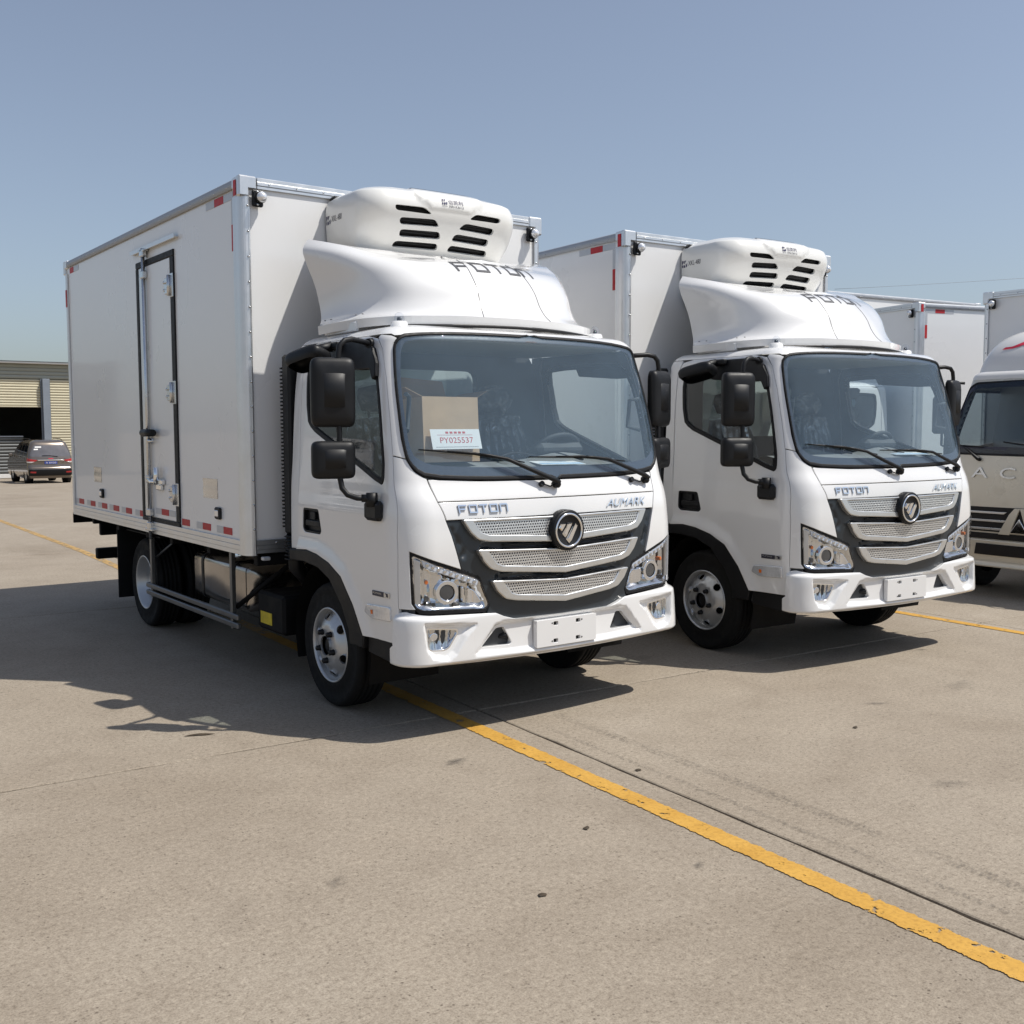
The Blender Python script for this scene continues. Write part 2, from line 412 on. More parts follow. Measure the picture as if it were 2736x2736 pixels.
def offset(p, d):
    """shrink (d > 0) a polygon by moving every vertex along its inward bisector"""
    p = ccw(p); out = []; n = len(p)
    for i in range(n):
        a, b, c = Vector(p[i-1]), Vector(p[i]), Vector(p[(i+1) % n])
        e1 = (b-a); e2 = (c-b)
        if e1.length < 1e-7 or e2.length < 1e-7: out.append(tuple(b)); continue
        e1.normalize(); e2.normalize()
        n1 = Vector((-e1.y, e1.x)); n2 = Vector((-e2.y, e2.x)); h = n1+n2
        if h.length < 1e-5: out.append(tuple(b+n1*d)); continue
        h.normalize(); out.append(tuple(b+h*d/max(.45, h.dot(n1))))
    return out
def inside(p, x, y):
    c = False; j = len(p)-1
    for i in range(len(p)):
        xi, yi = p[i]; xj, yj = p[j]
        if (yi > y) != (yj > y) and x < (xj-xi)*(y-yi)/(yj-yi)+xi: c = not c
        j = i
    return c
def sdist(p, x, y):
    """distance to a polygon outline, negative inside"""
    best = 1e9
    for i in range(len(p)):
        ax, ay = p[i]; bx, by = p[(i+1) % len(p)]; dx, dy = bx-ax, by-ay; L = dx*dx+dy*dy
        t = 0 if L == 0 else max(0, min(1, ((x-ax)*dx+(y-ay)*dy)/L))
        best = min(best, math.hypot(x-ax-t*dx, y-ay-t*dy))
    return -best if inside(p, x, y) else best
def smooth01(t): t = max(0, min(1, t)); return t*t*(3-2*t)
def flip(poly): return [(-u, v) for u, v in poly][::-1]
def whole(half):
    """left half outline (centre top ... centre bottom) to a full outline"""
    return half+[(-u, v) for u, v in reversed(half)]
def dedupe(p):
    out = []
    for q in p:
        if not out or math.hypot(q[0]-out[-1][0], q[1]-out[-1][1]) > 1e-5: out.append(q)
    if len(out) > 1 and math.hypot(out[0][0]-out[-1][0], out[0][1]-out[-1][1]) < 1e-5: out.pop()
    return out
def panel(S, poly, holes=(), off=0.0, th=.02, step=.03, rnd=.003, disp=None, mb=None, mi=0, hole_th=None, flat=False):
    """a curved sheet lying on surface S, cut to an outline with holes: softened edge and real thickness"""
    mb = mb or MB(); rings = []
    P = resample(ccw(dedupe(poly)), step); rings.append((P, 1))
    for h in holes: rings.append((resample(ccw(dedupe(h)), step), -1))
    pts = []; edges = []; kind = []
    for ring, sg in rings:
        for lvl in ((0, rnd) if rnd > 0 else (0,)):
            q = ring if lvl == 0 else offset(ring, lvl*sg)
            o = len(pts); pts += q; kind += [1 if lvl == 0 and rnd > 0 else 0]*len(q); edges += [(o+i, o+(i+1) % len(q)) for i in range(len(q))]
    us = [p[0] for p in P]; vs = [p[1] for p in P]; xx = min(us)+step*.5; row = 0
    polys = [(r, s) for r, s in rings]
    yy = min(vs)+step*.5
    while yy < max(vs):
        xx = min(us)+step*(.5 if row % 2 else .25)
        while xx < max(us):
            ok = inside(P, xx, yy) and not any(inside(h[0], xx, yy) for h in rings[1:])
            if ok:
                ok = all(min((a-xx)**2+(b-yy)**2 for a, b in rg) > (step*.45)**2 for rg, _ in rings)
            if ok: pts.append((xx, yy)); kind.append(0)
            xx += step
        yy += step*.9; row += 1
    V, E, F, ov, oe, of = delaunay_2d_cdt([Vector(p) for p in pts], edges, [], 0, 1e-6)
    base = len(mb.v); front = []
    def D(u, v): return Vector(S(u, v))+normal(S, u, v)*disp(u, v)
    ctr = {}
    for i, q in enumerate(V):
        u, v = q; n = normal(S, u, v); k = any(kind[j] for j in ov[i]) if ov[i] else False
        d = off-(rnd if k else 0)+(disp(u, v) if disp else 0)
        front.append(tuple(Vector(S(u, v))+n*d))
        if not flat and not k:
            if disp:
                e = .004; a = D(u+e, v)-D(u-e, v); b = D(u, v+e)-D(u, v-e); nn = a.cross(b); mb.vn[base+i] = tuple(nn.normalized() if nn.length > 1e-12 else n)
            else: mb.vn[base+i] = tuple(n)
    fs = []
    for f in F:
        cx = sum(V[i][0] for i in f)/3; cy = sum(V[i][1] for i in f)/3
        if inside(P, cx, cy) and not any(inside(h[0], cx, cy) for h in rings[1:]):
            a = (V[f[1]][0]-V[f[0]][0])*(V[f[2]][1]-V[f[0]][1])-(V[f[2]][0]-V[f[0]][0])*(V[f[1]][1]-V[f[0]][1])
            fs.append(tuple(f) if a > 0 else tuple(f[::-1]))
    mb.add(front, fs, not flat, mi)
    if th > 0:
        for ri, (ring, sg) in enumerate(rings):
            top = []; bot = []; t2 = th if ri == 0 or hole_th is None else hole_th
            for u, v in ring:
                n = normal(S, u, v); p = Vector(S(u, v)); d = off-rnd+(disp(u, v) if disp else 0)
                top.append(tuple(p+n*d)); bot.append(tuple(p+n*(d-t2)))
            k = len(ring); fs = []
            for i in range(k):
                j = (i+1) % k; f = (i, i+k, j+k, j); fs.append(f if sg > 0 else f[::-1])
            mb.add(top+bot, fs, False, mi)
    return mb
def text_poly(s, size=1.0, shear=0.0, width=None, bold=0.0):
    """glyph outlines as a flat triangulated mesh (verts, faces), left-bottom aligned, cap height scaled to size"""
    cu = bpy.data.curves.new('t', 'FONT'); cu.body = s; cu.resolution_u = 3; cu.shear = shear; cu.size = 1; cu.offset = bold
    ob = bpy.data.objects.new('t', cu); COL.objects.link(ob)
    dg = bpy.context.evaluated_depsgraph_get(); dg.update()
    me = ob.evaluated_get(dg).to_mesh(); v = [tuple(p.co)[:2] for p in me.vertices]; f = [tuple(p.vertices) for p in me.polygons]
    ob.evaluated_get(dg).to_mesh_clear(); bpy.data.objects.remove(ob); bpy.data.curves.remove(cu)
    if not v: return [], []
    x0 = min(p[0] for p in v); x1 = max(p[0] for p in v); y0 = min(p[1] for p in v); y1 = max(p[1] for p in v)
    k = size/(y1-y0); kx = k if width is None else width/(x1-x0)
    return [((p[0]-x0)*kx, (p[1]-y0)*k) for p in v], f
def on_surface(S, v2, f2, fn, off, mb=None, mi=0):
    """lay flat glyphs on S; fn maps glyph x, y to surface u, v"""
    mb = mb or MB(); vs = []
    for x, y in v2:
        u, v = fn(x, y); vs.append(tuple(Vector(S(u, v))+normal(S, u, v)*off))
    # orient outward
    fs = []
    for f in f2:
        a, b, c = (fn(*v2[i]) for i in f[:3]); ar = (b[0]-a[0])*(c[1]-a[1])-(c[0]-a[0])*(b[1]-a[1])
        fs.append(f if ar > 0 else f[::-1])
    return mb.add(vs, fs, False, mi)
def strokes(letters, t):
    """square block lettering from rectangles: list of (x0,y0,x1,y1)"""
    v = []; f = []
    for x0, y0, x1, y1 in letters:
        o = len(v); v += [(x0, y0), (x1, y0), (x1, y1), (x0, y1)]; f.append((o, o+1, o+2, o+3))
    return v, f
def wide_word(h=1.0, t=.17):
    """the block word on the nose and fairing: F O T O n in square strokes; returns rects and total width"""
    w = 1.25*h; g = .33*h; x = 0; out = []
    def F(): return [(0, 0, t, h-t), (0, h-t, w, h), (t, h*.40, w*.8, h*.40+t)]
    def O(): return [(0, 0, t, h), (w-t, 0, w, h), (t, 0, w-t, t), (t, h-t, w-t, h)]
    def T(): return [(0, h-t, w, h), (w/2-t/2, 0, w/2+t/2, h-t)]
    def N(): return [(0, 0, t, h), (w-t, 0, w, h-t*.6), (t, h-t, w-t*.6, h)]
    for L in (F, O, T, O, N):
        out += [(a+x, b, c+x, d) for a, b, c, d in L()]; x += w+g
    return out, x-g

# ---------------------------------------------------------------- ground: cast concrete slabs, joints, painted lines
GA = -math.atan(.0511); GO = Vector((-.287, -.60))
def gp(x, y, z=0.0):
    """slab-grid coordinates to world"""
    c, s = math.cos(GA), math.sin(GA); return (GO.x+c*x-s*y, GO.y+s*x+c*y, z)
def gslope(y): return 0.0 if y < 10 else -(min(y, 70)-10)*.0163
SW, SL = 5.13, 5.0
X0, X1, Y0, Y1 = -4*SW, 8*SW, -3*SL, 2*SL
STAINS = [(-.95, -1.36, .20, .10, .2, .5), (-1.70, -.05, .13, .07, .1, .5), (.75, -3.05, .30, .14, -.5, .22), (-2.1, -2.3, .16, .09, .7, .25), (1.75, -1.95, .22, .08, -.6, .35), (2.6, -2.0, .5, .2, .2, .16), (-.9, -3.0, .09, .05, .4, .45), (3.4, -1.2, .14, .06, -.3, .4)]
def build_ground():
    xs = [-600, X0-.02, X0, *[X0+SW*k for k in range(1, 12)], X1, X1+.02, 600]
    ys = [-600, Y0-.02, Y0, *[Y0+SL*k for k in range(1, 5)], Y1, Y1+.02, 14, 20, 30, 40, 50, 60, 70, 120, 600]
    rows = []
    for y in ys:
        rows.append([gp(x, y, -.03 if X0 <= x <= X1 and Y0 <= y <= Y1 else gslope(y)) for x in xs])
    g = MB().grid(rows, False).build('ground', 'concrete', kind='structure', label='wide sunlit concrete yard')
    rnd = random.Random(3)
    def slab_mesh():
        gap = .007; n = 44; pts = []
        def edge(a, b, nx, ny):
            w = 0
            for k in range(n):
                t = k/n; w = w*.6+rnd.uniform(-.0035, .0035); j = w*(0 if k == 0 else 1)+(rnd.random() < .06)*rnd.uniform(0, .010)
                pts.append((a[0]+(b[0]-a[0])*t+nx*j, a[1]+(b[1]-a[1])*t+ny*j))
        x0, y0, x1, y1 = gap, gap, SW-gap, SL-gap
        edge((x0, y0), (x1, y0), 0, 1); edge((x1, y0), (x1, y1), -1, 0); edge((x1, y1), (x0, y1), 0, -1); edge((x0, y1), (x0, y0), 1, 0)
        k = len(pts); inn = offset(pts, .006); vs = [(x, y, 0) for x, y in inn]+[(x, y, -.004) for x, y in pts]+[(x, y, -.025) for x, y in pts]
        fs = [tuple(range(k))]
        for i in range(k):
            j = (i+1) % k; fs += [(i+k, j+k, j, i), (i+2*k, j+2*k, j+k, i+k)]
        me = bpy.data.meshes.new('slab'); me.from_pydata(vs, [], fs); me.materials.append(M['concrete']); me.update(); return me
    meshes = [slab_mesh() for _ in range(4)]
    for i in range(12):
        for j in range(5):
            o = place('slab', meshes[(i*3+j) % 4], g); o.location = gp(X0+i*SW, Y0+j*SL, rnd.uniform(-.0008, .0)); o.rotation_euler = (0, 0, GA)
    def line(name, xc, w, y0, y1, label, mat='road_paint'):
        vs = []; fs = []; uv = []; ys = []
        y = y0
        while y < y1: ys.append(y); y += 1.0
        ys.append(y1)
        for y in ys:
            z = gslope(y)+.0035; vs += [gp(xc-w/2, y, z), gp(xc+w/2, y, z)]
        for k in range(len(ys)-1): fs.append((2*k, 2*k+1, 2*k+3, 2*k+2))
        me = bpy.data.meshes.new(name); me.from_pydata(vs, [], fs); me.materials.append(M[mat])
        l = me.uv_layers.new(name='UVMap')
        for p in me.polygons:
            for li, q in zip(p.loop_indices, ((0, 0), (1, 0), (1, 1), (0, 1))): l.data[li].uv = q
        me.update(); place(name, me, None, kind='structure', label=label)
    line('painted_line', -.215, .135, -9.5, 3.0, 'worn yellow parking line running under the nearest truck'); line('painted_line', -.215, .13, 3.0, 40, 'faded far end of the yellow parking line behind the nearest truck', 'road_paint_worn')
    line('painted_line', SW-.165, .13, -9.5, 9.9, 'yellow parking line behind the second white truck')
    def marks():
        m = bpy.data.materials.new('tyre_mark'); m.use_nodes = True; nt = m.node_tree; b = nt.nodes['Principled BSDF']; o = nt.nodes['Material Output']
        setp(b, Base_Color=(.10, .085, .07), Roughness=.9)
        n = noise(nt, 55, 4, .7, 'pos'); n2 = noise(nt, 2.2, 3, .6, 'pos')
        a = ramp(nt, n.outputs[0], [(.46, (0, 0, 0)), (.62, (.38, .38, .38))]).outputs[0]; c = mix(nt, 1.0, a, ramp(nt, n2.outputs[0], [(.36, (0, 0, 0)), (.56, (1, 1, 1))]).outputs[0], 'MULTIPLY')
        t = nt.nodes.new('ShaderNodeBsdfTransparent'); x = nt.nodes.new('ShaderNodeMixShader')
        nt.links.new(c, x.inputs[0]); nt.links.new(t.outputs[0], x.inputs[1]); nt.links.new(b.outputs[0], x.inputs[2]); nt.links.new(x.outputs[0], o.inputs['Surface'])
        M['tyre_mark'] = m
        for xa, xb, w in ((.325, .365, .07), (.115, .13, .035)):
            vs = []
            for k in range(9):
                t2 = k/8; y = -.35-3.1*t2; xc = xa+(xb-xa)*t2
                vs += [gp(xc-w/2, y, .003), gp(xc+w/2, y, .003)]
            mb = MB().add(vs, [(2*k+1, 2*k, 2*k+2, 2*k+3) for k in range(8)]); mb.build('tyre_mark', 'tyre_mark', None, kind='structure', label='faint tyre track on the concrete')
    marks()
    def stain(px_, py_, rx, ry, ang, dark):
        m = bpy.data.materials.new('stain'); m.use_nodes = True; nt = m.node_tree; b = nt.nodes['Principled BSDF']; o = nt.nodes['Material Output']
        setp(b, Base_Color=(.07, .062, .055), Roughness=.8)
        tc = nt.nodes.new('ShaderNodeTexCoord'); ln = nt.nodes.new('ShaderNodeVectorMath'); ln.operation = 'LENGTH'; nt.links.new(tc.outputs['Object'], ln.inputs[0])
        n = noise(nt, 3.0, 5, .65); ad = nt.nodes.new('ShaderNodeMath'); ad.operation = 'MULTIPLY_ADD'; nt.links.new(n.outputs[0], ad.inputs[0]); ad.inputs[1].default_value = 1.1; nt.links.new(ln.outputs['Value'], ad.inputs[2])
        a = ramp(nt, ad.outputs[0], [(.55, (dark,)*3), (1.25, (0, 0, 0))]).outputs[0]
        t = nt.nodes.new('ShaderNodeBsdfTransparent'); x = nt.nodes.new('ShaderNodeMixShader')
        nt.links.new(a, x.inputs[0]); nt.links.new(t.outputs[0], x.inputs[1]); nt.links.new(b.outputs[0], x.inputs[2]); nt.links.new(x.outputs[0], o.inputs['Surface'])
        M['stain_%d' % len(M)] = m; key = 'stain_%d' % (len(M)-1)
        ob = MB().add([(math.cos(2*math.pi*k/24), math.sin(2*math.pi*k/24), 0) for k in range(24)], [tuple(range(24))]).build('oil_stain', key, None, kind='structure', label='old dark stain on the concrete')
        ob.location = (px_, py_, .0022); ob.scale = (rx, ry, 1); ob.rotation_euler = (0, 0, ang)
    for a in STAINS: stain(*a)
    # scattered bits lying on the slabs
    for (x, y, L, a) in ((-1.83, -.12, .16, -.3), (-.30, -2.02, .03, .4), (-1.0, -2.45, .035, 1.0), (-1.55, -2.85, .03, .2), (1.2, -2.2, .03, .7)):
        mb = MB(); n = 7; top = []
        for k in range(n):
            t = k/(n-1); w = .012*math.sin(math.pi*min(1, max(.08, t)))+.0015; cx = (t-.5)*L; cy = .006*math.sin(5*t)
            top.append([(cx, cy-w, .003), (cx, cy, .004+.006*math.sin(3*t)), (cx, cy+w, .003)])
        mb.grid(top, True)
        o = mb.build('dry_leaf', 'leaf'); o.location = (x, y, .001); o.rotation_euler = (0, 0, a)
        lab = {-1.83: 'thin dark twig on the shaded concrete by the front tyre', -.30: 'small dark leaf scrap next to the yellow line', -1.0: 'dark leaf scrap left of the yellow line',
               -1.55: 'dark leaf scrap nearest to the picture bottom', 1.2: 'tiny dark leaf scrap right of the slab joint'}[x]
        o['label'] = lab; o['category'] = 'twig' if L > .1 else 'leaf'; o['group'] = 'scraps lying on the concrete'
        if L > .1: o.name = 'twig'
build_ground()

# ---------------------------------------------------------------- cab surfaces (truck frame: nose towards -y, ground z = 0)
ZR = 2.16
def cab(u, v):
    z = min(v, ZR)
    w = ip(z, [.4, .9, 1.3, 1.5, 1.9, 2.16], [.995, 1.0, 1.0, .992, .968, .935])
    yf = ip(z, [.4, .7, 1.0, 1.2, 1.3, 1.40, 1.8, 2.16], [-1.05, -1.06, -1.06, -1.045, -1.03, -.995, -.885, -.775])
    cr = ip(z, [.4, 1.2, 1.42, 2.16], [.05, .05, .075, .075]); r = ip(z, [.4, 1.2, 1.55, 2.16], [.20, .20, .14, .12]); d = 0
    if v > ZR:
        ph = min((v-ZR)/.19, 1)*math.pi/2; d = .12*(1-math.cos(ph)); z = ZR+.105*math.sin(ph)
    w += .010*math.sin(max(0, min(1, (z-.5)/1.0))*math.pi)
    x, y = contour(u, w-d, yf+d, cr, max(r-d*.3, .05), .43-d, LS=1.23)
    return (x, y, z)
def bumper_s(u, v):
    w = ip(v, [.38, .45, .6, .70], [1.035, 1.035, 1.03, 1.02]); yf = ip(v, [.38, .43, .55, .66, .72], [-1.075, -1.09, -1.085, -1.08, -1.06])
    x, y = contour(u, w, yf, .045, .17, -.80, LS=.12); return (x, y, v)
def unit_s(u, v):
    z = ip(v, [0, .5, .85, 1], [2.72, 2.95, 3.160, 3.234]); w = ip(v, [0, .2, .5, .75, .9, 1], [.47, .54, .60, .605, .585, .50])
    yf = ip(v, [0, .2, .5, .75, .9, 1], [.40, .30, .155, .095, .12, .24])
    x, y = contour(u, w, yf, .09, .18, .69, LF=.45, LC=.25, LS=.6); return (x, y, z)

WS = [(0, 2.259), (-.342, 2.259), (-.615, 2.249), (-.781, 2.229), (-.85, 2.203), (-.893, 2.165), (-.905, 2.116), (-.902, 1.916), (-.893, 1.64), (-.872, 1.524), (-.825, 1.469), (-.756, 1.423), (-.475, 1.406), (-.122, 1.403), (0, 1.403)]
WIN = [(-2.150, 2.09), (-2.117, 1.75), (-2.038, 1.686), (-1.882, 1.634), (-1.437, 1.489), (-1.138, 1.385), (-1.105, 1.398), (-1.089, 1.442), (-1.087, 1.687), (-1.085, 1.867), (-1.10, 2.02), (-1.15, 2.10), (-1.25, 2.13), (-2.08, 2.13)]
DOOR = [(-1.10, 2.195), (-1.024, 2.127), (-.988, 1.962), (-.985, 1.724), (-.990, 1.546), (-1.001, 1.351), (-1.026, 1.109), (-1.024, 1.072), (-1.030, .751), (-1.028, .531),
        (-1.387, .526), (-1.491, .691), (-1.626, .837), (-1.776, .903), (-1.935, .940), (-2.078, .954), (-2.218, .944), (-2.205, 1.008), (-2.212, 1.187), (-2.216, 1.405), (-2.222, 1.838), (-2.218, 2.10), (-2.17, 2.20), (-2.05, 2.225), (-1.25, 2.225)]
HANDLE = [(-2.144, 1.208), (-1.930, 1.208), (-1.893, 1.077), (-1.915, 1.058), (-2.122, 1.058), (-2.151, 1.080)]
HL = [(-.938, 1.018), (-.547, .868), (-.491, .721), (-.520, .700), (-.905, .722), (-.931, .748)]
SEAM = .0028

def wheel_parts(root, x, y, r, side, kind):
    """one wheel: rim is the part, tyre and nuts its sub-parts; x is the outer tyre face"""
    w = .205; s = side
    prof = [(0, .226), (.004, .245), (-.006, .270), (-.012, .320), (.002, .350), (-.010, r-.014), (-.028, r-.003)]
    xs = [-.028]
    for k in range(4):
        c = -.052-.034*k; prof += [(c+.008, r), (c+.006, r-.011), (c-.006, r-.011), (c-.008, r)]
    prof += [(-.190, r-.004), (-w, r-.030), (-w+.004, .30), (-w, .226)]
    t = MB().lathe([(a*s, q) for a, q in prof], (x, y, r), 'x', 56)
    if s > 0: t.f = [f[::-1] for f in t.f]
    rm = MB(); o = (x, y, r)
    if kind == 'front':
        # outward-bulging disc with hand holes
        def disc(p, q):
            rr = math.hypot(p, q); h = ip(rr, [.0, .060, .064, .118, .135, .185, .200, .212], [.022, .022, .022, .020, .012, -.022, -.034, -.038]); return (x+s*h, y+p*(-s), r+q)
        holes = [[(.170*math.cos(a)+.021*math.cos(b)*1.0*math.cos(a)-.028*math.sin(b)*math.sin(a), .170*math.sin(a)+.021*math.cos(b)*math.sin(a)+.028*math.sin(b)*math.cos(a)) for b in [2*math.pi*k/12 for k in range(12)]] for a in [R(20+60*k) for k in range(6)]]
        holes.append([(.060*math.cos(2*math.pi*k/20), .060*math.sin(2*math.pi*k/20)) for k in range(20)])
        panel(disc, [(.212*math.cos(2*math.pi*k/40), .212*math.sin(2*math.pi*k/40)) for k in range(40)], holes, 0, .012, .022, .002, mb=rm)
        if False: pass
        lip = [(-.050, .205), (-.012, .214), (.004, .219), (.006, .226), (0, .230)]
        L = MB().lathe([(a*s, q) for a, q in lip], o, 'x', 56); rm.add(L.v, L.f if s > 0 else [f[::-1] for f in L.f], True)
        rim = rm.build('rim', 'rim', root)
        t.build('tyre', 'tyre', rim)
        hb = MB().lathe([(s*a, q) for a, q in ((-.10, .058), (-.004, .058), (.012, .050), (.018, .030), (.019, .0))], o, 'x', 20)
        hb.lathe([(s*a, q) for a, q in ((-.09, .205), (-.085, .0))], o, 'x', 24); hb.build('hub', 'black', rim)
        for k in range(5):
            a = R(54+72*k); c = (x, y+.092*math.cos(a), r+.092*math.sin(a))
            nb = MB().lathe([(s*q, w2) for q, w2 in ((.015, .019), (.030, .019), (.034, .0165), (.048, .0165), (.052, .013), (.053, 0))], c, 'x', 8); nb.build('wheel_nut', 'black', rim)
    else:
        prof2 = [(.004, .230), (.007, .225), (.002, .217), (-.012, .212), (-.018, .204), (-.050, .200), (-.056, .190), (-.085, .186), (-.112, .172), (-.118, .14), (-.112, .12), (-.10, .09), (-.095, 0)]
        rm.lathe([(a*s, q) for a, q in prof2], o, 'x', 56); rm.f = [f[::-1] for f in rm.f] if s < 0 else rm.f
        rim = rm.build('rim', 'rim', root); t.build('tyre', 'tyre', rim)
        t2 = MB(); t2.v = [(a-s*.245, b, c) for a, b, c in t.v]; t2.f = list(t.f); t2.sm = list(t.sm); t2.mi = list(t.mi); t2.build('tyre', 'tyre', rim)
        for k in range(5):
            a = R(54+72*k); c = (x, y+.092*math.cos(a), r+.092*math.sin(a)); MB().lathe([(s*q, w2) for q, w2 in ((-.10, .018), (-.065, .018), (-.062, 0))], c, 'x', 8).build('wheel_nut', 'alu_dark', rim)
    return rim

def cargo_box(root, W, yf, yr, zb, zt, door=True, tape=True):
    """insulated box body: white skins, aluminium posts and rails, steel corner caps, rivets, lamps, tapes"""
    e = .012
    body = MB()
    body.box((-W+e, yf+e, zb+.02), (W-e, yr-.02, zt-.006), .01)
    box = body.build('cargo_box', 'panel', root)
    # front corner posts: rounded profile, lathe-like quarter bend with flanges and fine grooves
    def post(sx, sy, name='corner_post', z1=zt-.12):
        # plan profile from the front flange round the corner to the side flange
        yy = yf if sy < 0 else yr; pr = []
        fl = .066; sd = .108; rr = .050
        pr += [(fl, .010), (fl, -.004), (fl-.010, -.006), (fl-.012, -.003), (rr+.002, -.003)]
        for k in range(7):
            a = R(90*k/6); pr.append((rr-rr*math.sin(a), rr-rr*math.cos(a)-.003*math.cos(a)))
        pr += [(-.003, .070), (-.0005, .073), (-.003, .076), (-.003, sd-.02), (-.0005, sd-.017), (-.003, sd-.014), (-.003, sd), (.010, sd)]
        vs = []; rows = []
        for z in (zb, z1): rows.append([(sx*(W-a), yy-sy*b if sy > 0 else yy+b, z) for a, b in pr])
        MB().grid(rows, False, flip=(sx*(1 if sy < 0 else -1) > 0)).build(name, 'alu', box)
    for sx in (-1, 1):
        post(sx, -1); post(sx, 1)
    # rails
    for sx in (-1, 1):
        m_ = MB(); X = sx*W
        for z0, z1, d in ((zb, zb+.030, .002), (zb+.031, zb+.062, .0045), (zb+.063, zb+.094, .002)): m_.box((X-sx*.02, yf+.108, z0), (X+sx*d, yr-.108, z1), .001)
        m_.build('bottom_rail', 'alu', box)
        m_ = MB(); rows = []
        prof = [(.0, zt-.066), (.004, zt-.064), (.004, zt-.030), (.001, zt-.012), (-.010, zt-.003), (-.026, zt), (-.10, zt)]
        for y in (yf+.11, yr-.11): rows.append([(X+sx*a, y, z) for a, z in prof])
        m_.grid(rows, True, flip=(sx < 0)); m_.build('top_rail', 'rail_grey', box)
    m_ = MB()
    for z0, z1, d in ((zt-.070, zt-.050, .002), (zt-.049, zt-.026, .005), (zt-.025, zt, .003)): m_.box((-W+.12, yf-d, z0), (W-.12, yf+.03, z1), .002)
    m_.build('front_top_rail', 'alu', box)
    m_ = MB()
    for z0, z1, d in ((zb+.012, zb+.036, .002), (zb+.037, zb+.064, .004), (zb+.065, zb+.098, .002)): m_.box((-W+.068, yf-d, z0), (W-.068, yf+.02, z1), .001)
    m_.build('front_bottom_rail', 'alu_dark', box)
    # steel corner caps
    for sx in (-1, 1):
        for yy, sy in ((yf, 1), (yr, -1)):
            m_ = MB(); X = sx*W
            # rounded cap: three stacked bevelled shells
            m_.box((X+sx*.006, yy-sy*.008, zt-.125), (X-sx*.066, yy+sy*.05, zt+.006), .010)
            m_.box((X-sx*.02, yy-sy*.0075, zt-.078), (X-sx*.118, yy+sy*.06, zt+.005), .010)
            m_.box((X+sx*.0055, yy+sy*.01, zt-.075), (X-sx*.07, yy+sy*.118, zt+.004), .012)
            c = m_.build('corner_cap', 'alu', box)
            rv = MB()
            for px, pz in ((.052, -.105), (.052, -.05), (.098, -.05)):
                rv.lathe([(0, .007), (-.003*sy, .0055), (-.0045*sy, 0)], (X-sx*px, yy-sy*.008, zt+pz), 'y', 8)
            for py in (.035, .095): rv.lathe([(sx*.006, .007), (sx*.010, .005), (sx*.0115, 0)], (X, yy+sy*py, zt-.055), 'x', 8)
    rv = MB()
    for sx in (-1, 1):
        z = zt-.18
        while z > zb+.05:
            rv.lathe([(.0, .0075), (-.004, .006), (-.006, 0)], (sx*(W-.052), yf-.006, z), 'y', 8); z -= .158
    x = -W+.2
    while x < W-.15:
        rv.lathe([(.0, .006), (-.0035, .005), (-.005, 0)], (x, yf-.006, zt-.037), 'y', 8); rv.lathe([(.0, .006), (-.0035, .005), (-.005, 0)], (x, yf-.005, zb+.08), 'y', 8); x += .19
    y = yf+.2
    while y < yr-.15:
        for sx in (-1, 1): rv.lathe([(sx*.004, .006), (sx*.007, .005), (sx*.009, 0)], (sx*W, y, zt-.045), 'x', 8)
        y += .22
    rv.build('rivets', 'steel', box, kind='stuff')
    # front marker lamps
    for sx in (-1, 1):
        X = sx*(W-.114)
        bkt = MB().box((X-.036, yf-.030, zt-.185), (X+.036, yf-.002, zt-.082), .008)
        bkt.lathe([(0, .036), (-.022, .036), (-.026, .030)], (X+.014, yf-.030, zt-.128), 'y', 20)
        for dz in (-.172, -.094): bkt.lathe([(0, .008), (-.004, .006), (-.005, 0)], (X-.004, yf-.031, zt+dz), 'y', 8, mi=1)
        lp = bkt.build('marker_lamp', ['black', 'steel'], box)
        MB().lathe([(0, .033), (-.010, .033), (-.022, .027), (-.030, .014), (-.032, 0)], (X+.014, yf-.052, zt-.128), 'y', 20).build('lamp_lens', 'lamp_clear', lp)
    def side_plate(sx, y0, y1, z0, z1, mat, name, d=.0015, c=0):
        MB().box((sx*(W-e)-sx*.002, y0, z0), (sx*(W-e)+sx*d, y1, z1), c).build(name, mat, box)
    if tape:
        for sx in (-1, 1):
            k = 1 if sx < 0 else 0
            # low strip of reflective tape, red and silver in turn, missing across the side door
            ys = [(4.63, 4.789), (4.248, 4.392), (3.87, 4.023), (3.512, 3.668), (3.153, 3.307), (2.792 if not k else 2.835, 2.928), (1.775, 1.930), (1.355, 1.505), (.964, 1.113)]
            if not k: ys.insert(6, (2.41, 2.56)); ys.insert(7, (2.09, 2.24))
            s_ = (yr-yf)/(5.0305-.6938)
            for a, b in ys:
                a, b = yf+(a-.6938)*s_, yf+(b-.6938)*s_
                side_plate(sx, a, b, zb+.114, zb+.161, 'red_tape', 'reflective_tape', .0032)
                side_plate(sx, b+.004, b+.125, zb+.114, zb+.161, 'white_tape', 'reflective_tape', .0028)
            # upper front corner
            side_plate(sx, yf+.13, yf+.288, zt-.124, zt-.075, 'white_tape', 'reflective_tape', .0028); side_plate(sx, yf+.292, yf+.448, zt-.124, zt-.075, 'red_tape', 'reflective_tape', .0034); side_plate(sx, yf+.452, yf+.605, zt-.124, zt-.075, 'white_tape', 'reflective_tape', .0028)
            side_plate(sx, yf+.112, yf+.160, zt-.278, zt-.128, 'white_tape', 'reflective_tape', .0026); side_plate(sx, yf+.112, yf+.160, zt-.448, zt-.282, 'red_tape', 'reflective_tape', .0034)
            side_plate(sx, yr-.31, yr-.175, zt-.125, zt-.075, 'red_tape', 'reflective_tape', .0034); side_plate(sx, yr-.48, yr-.315, zt-.125, zt-.075, 'white_tape', 'reflective_tape', .0028)
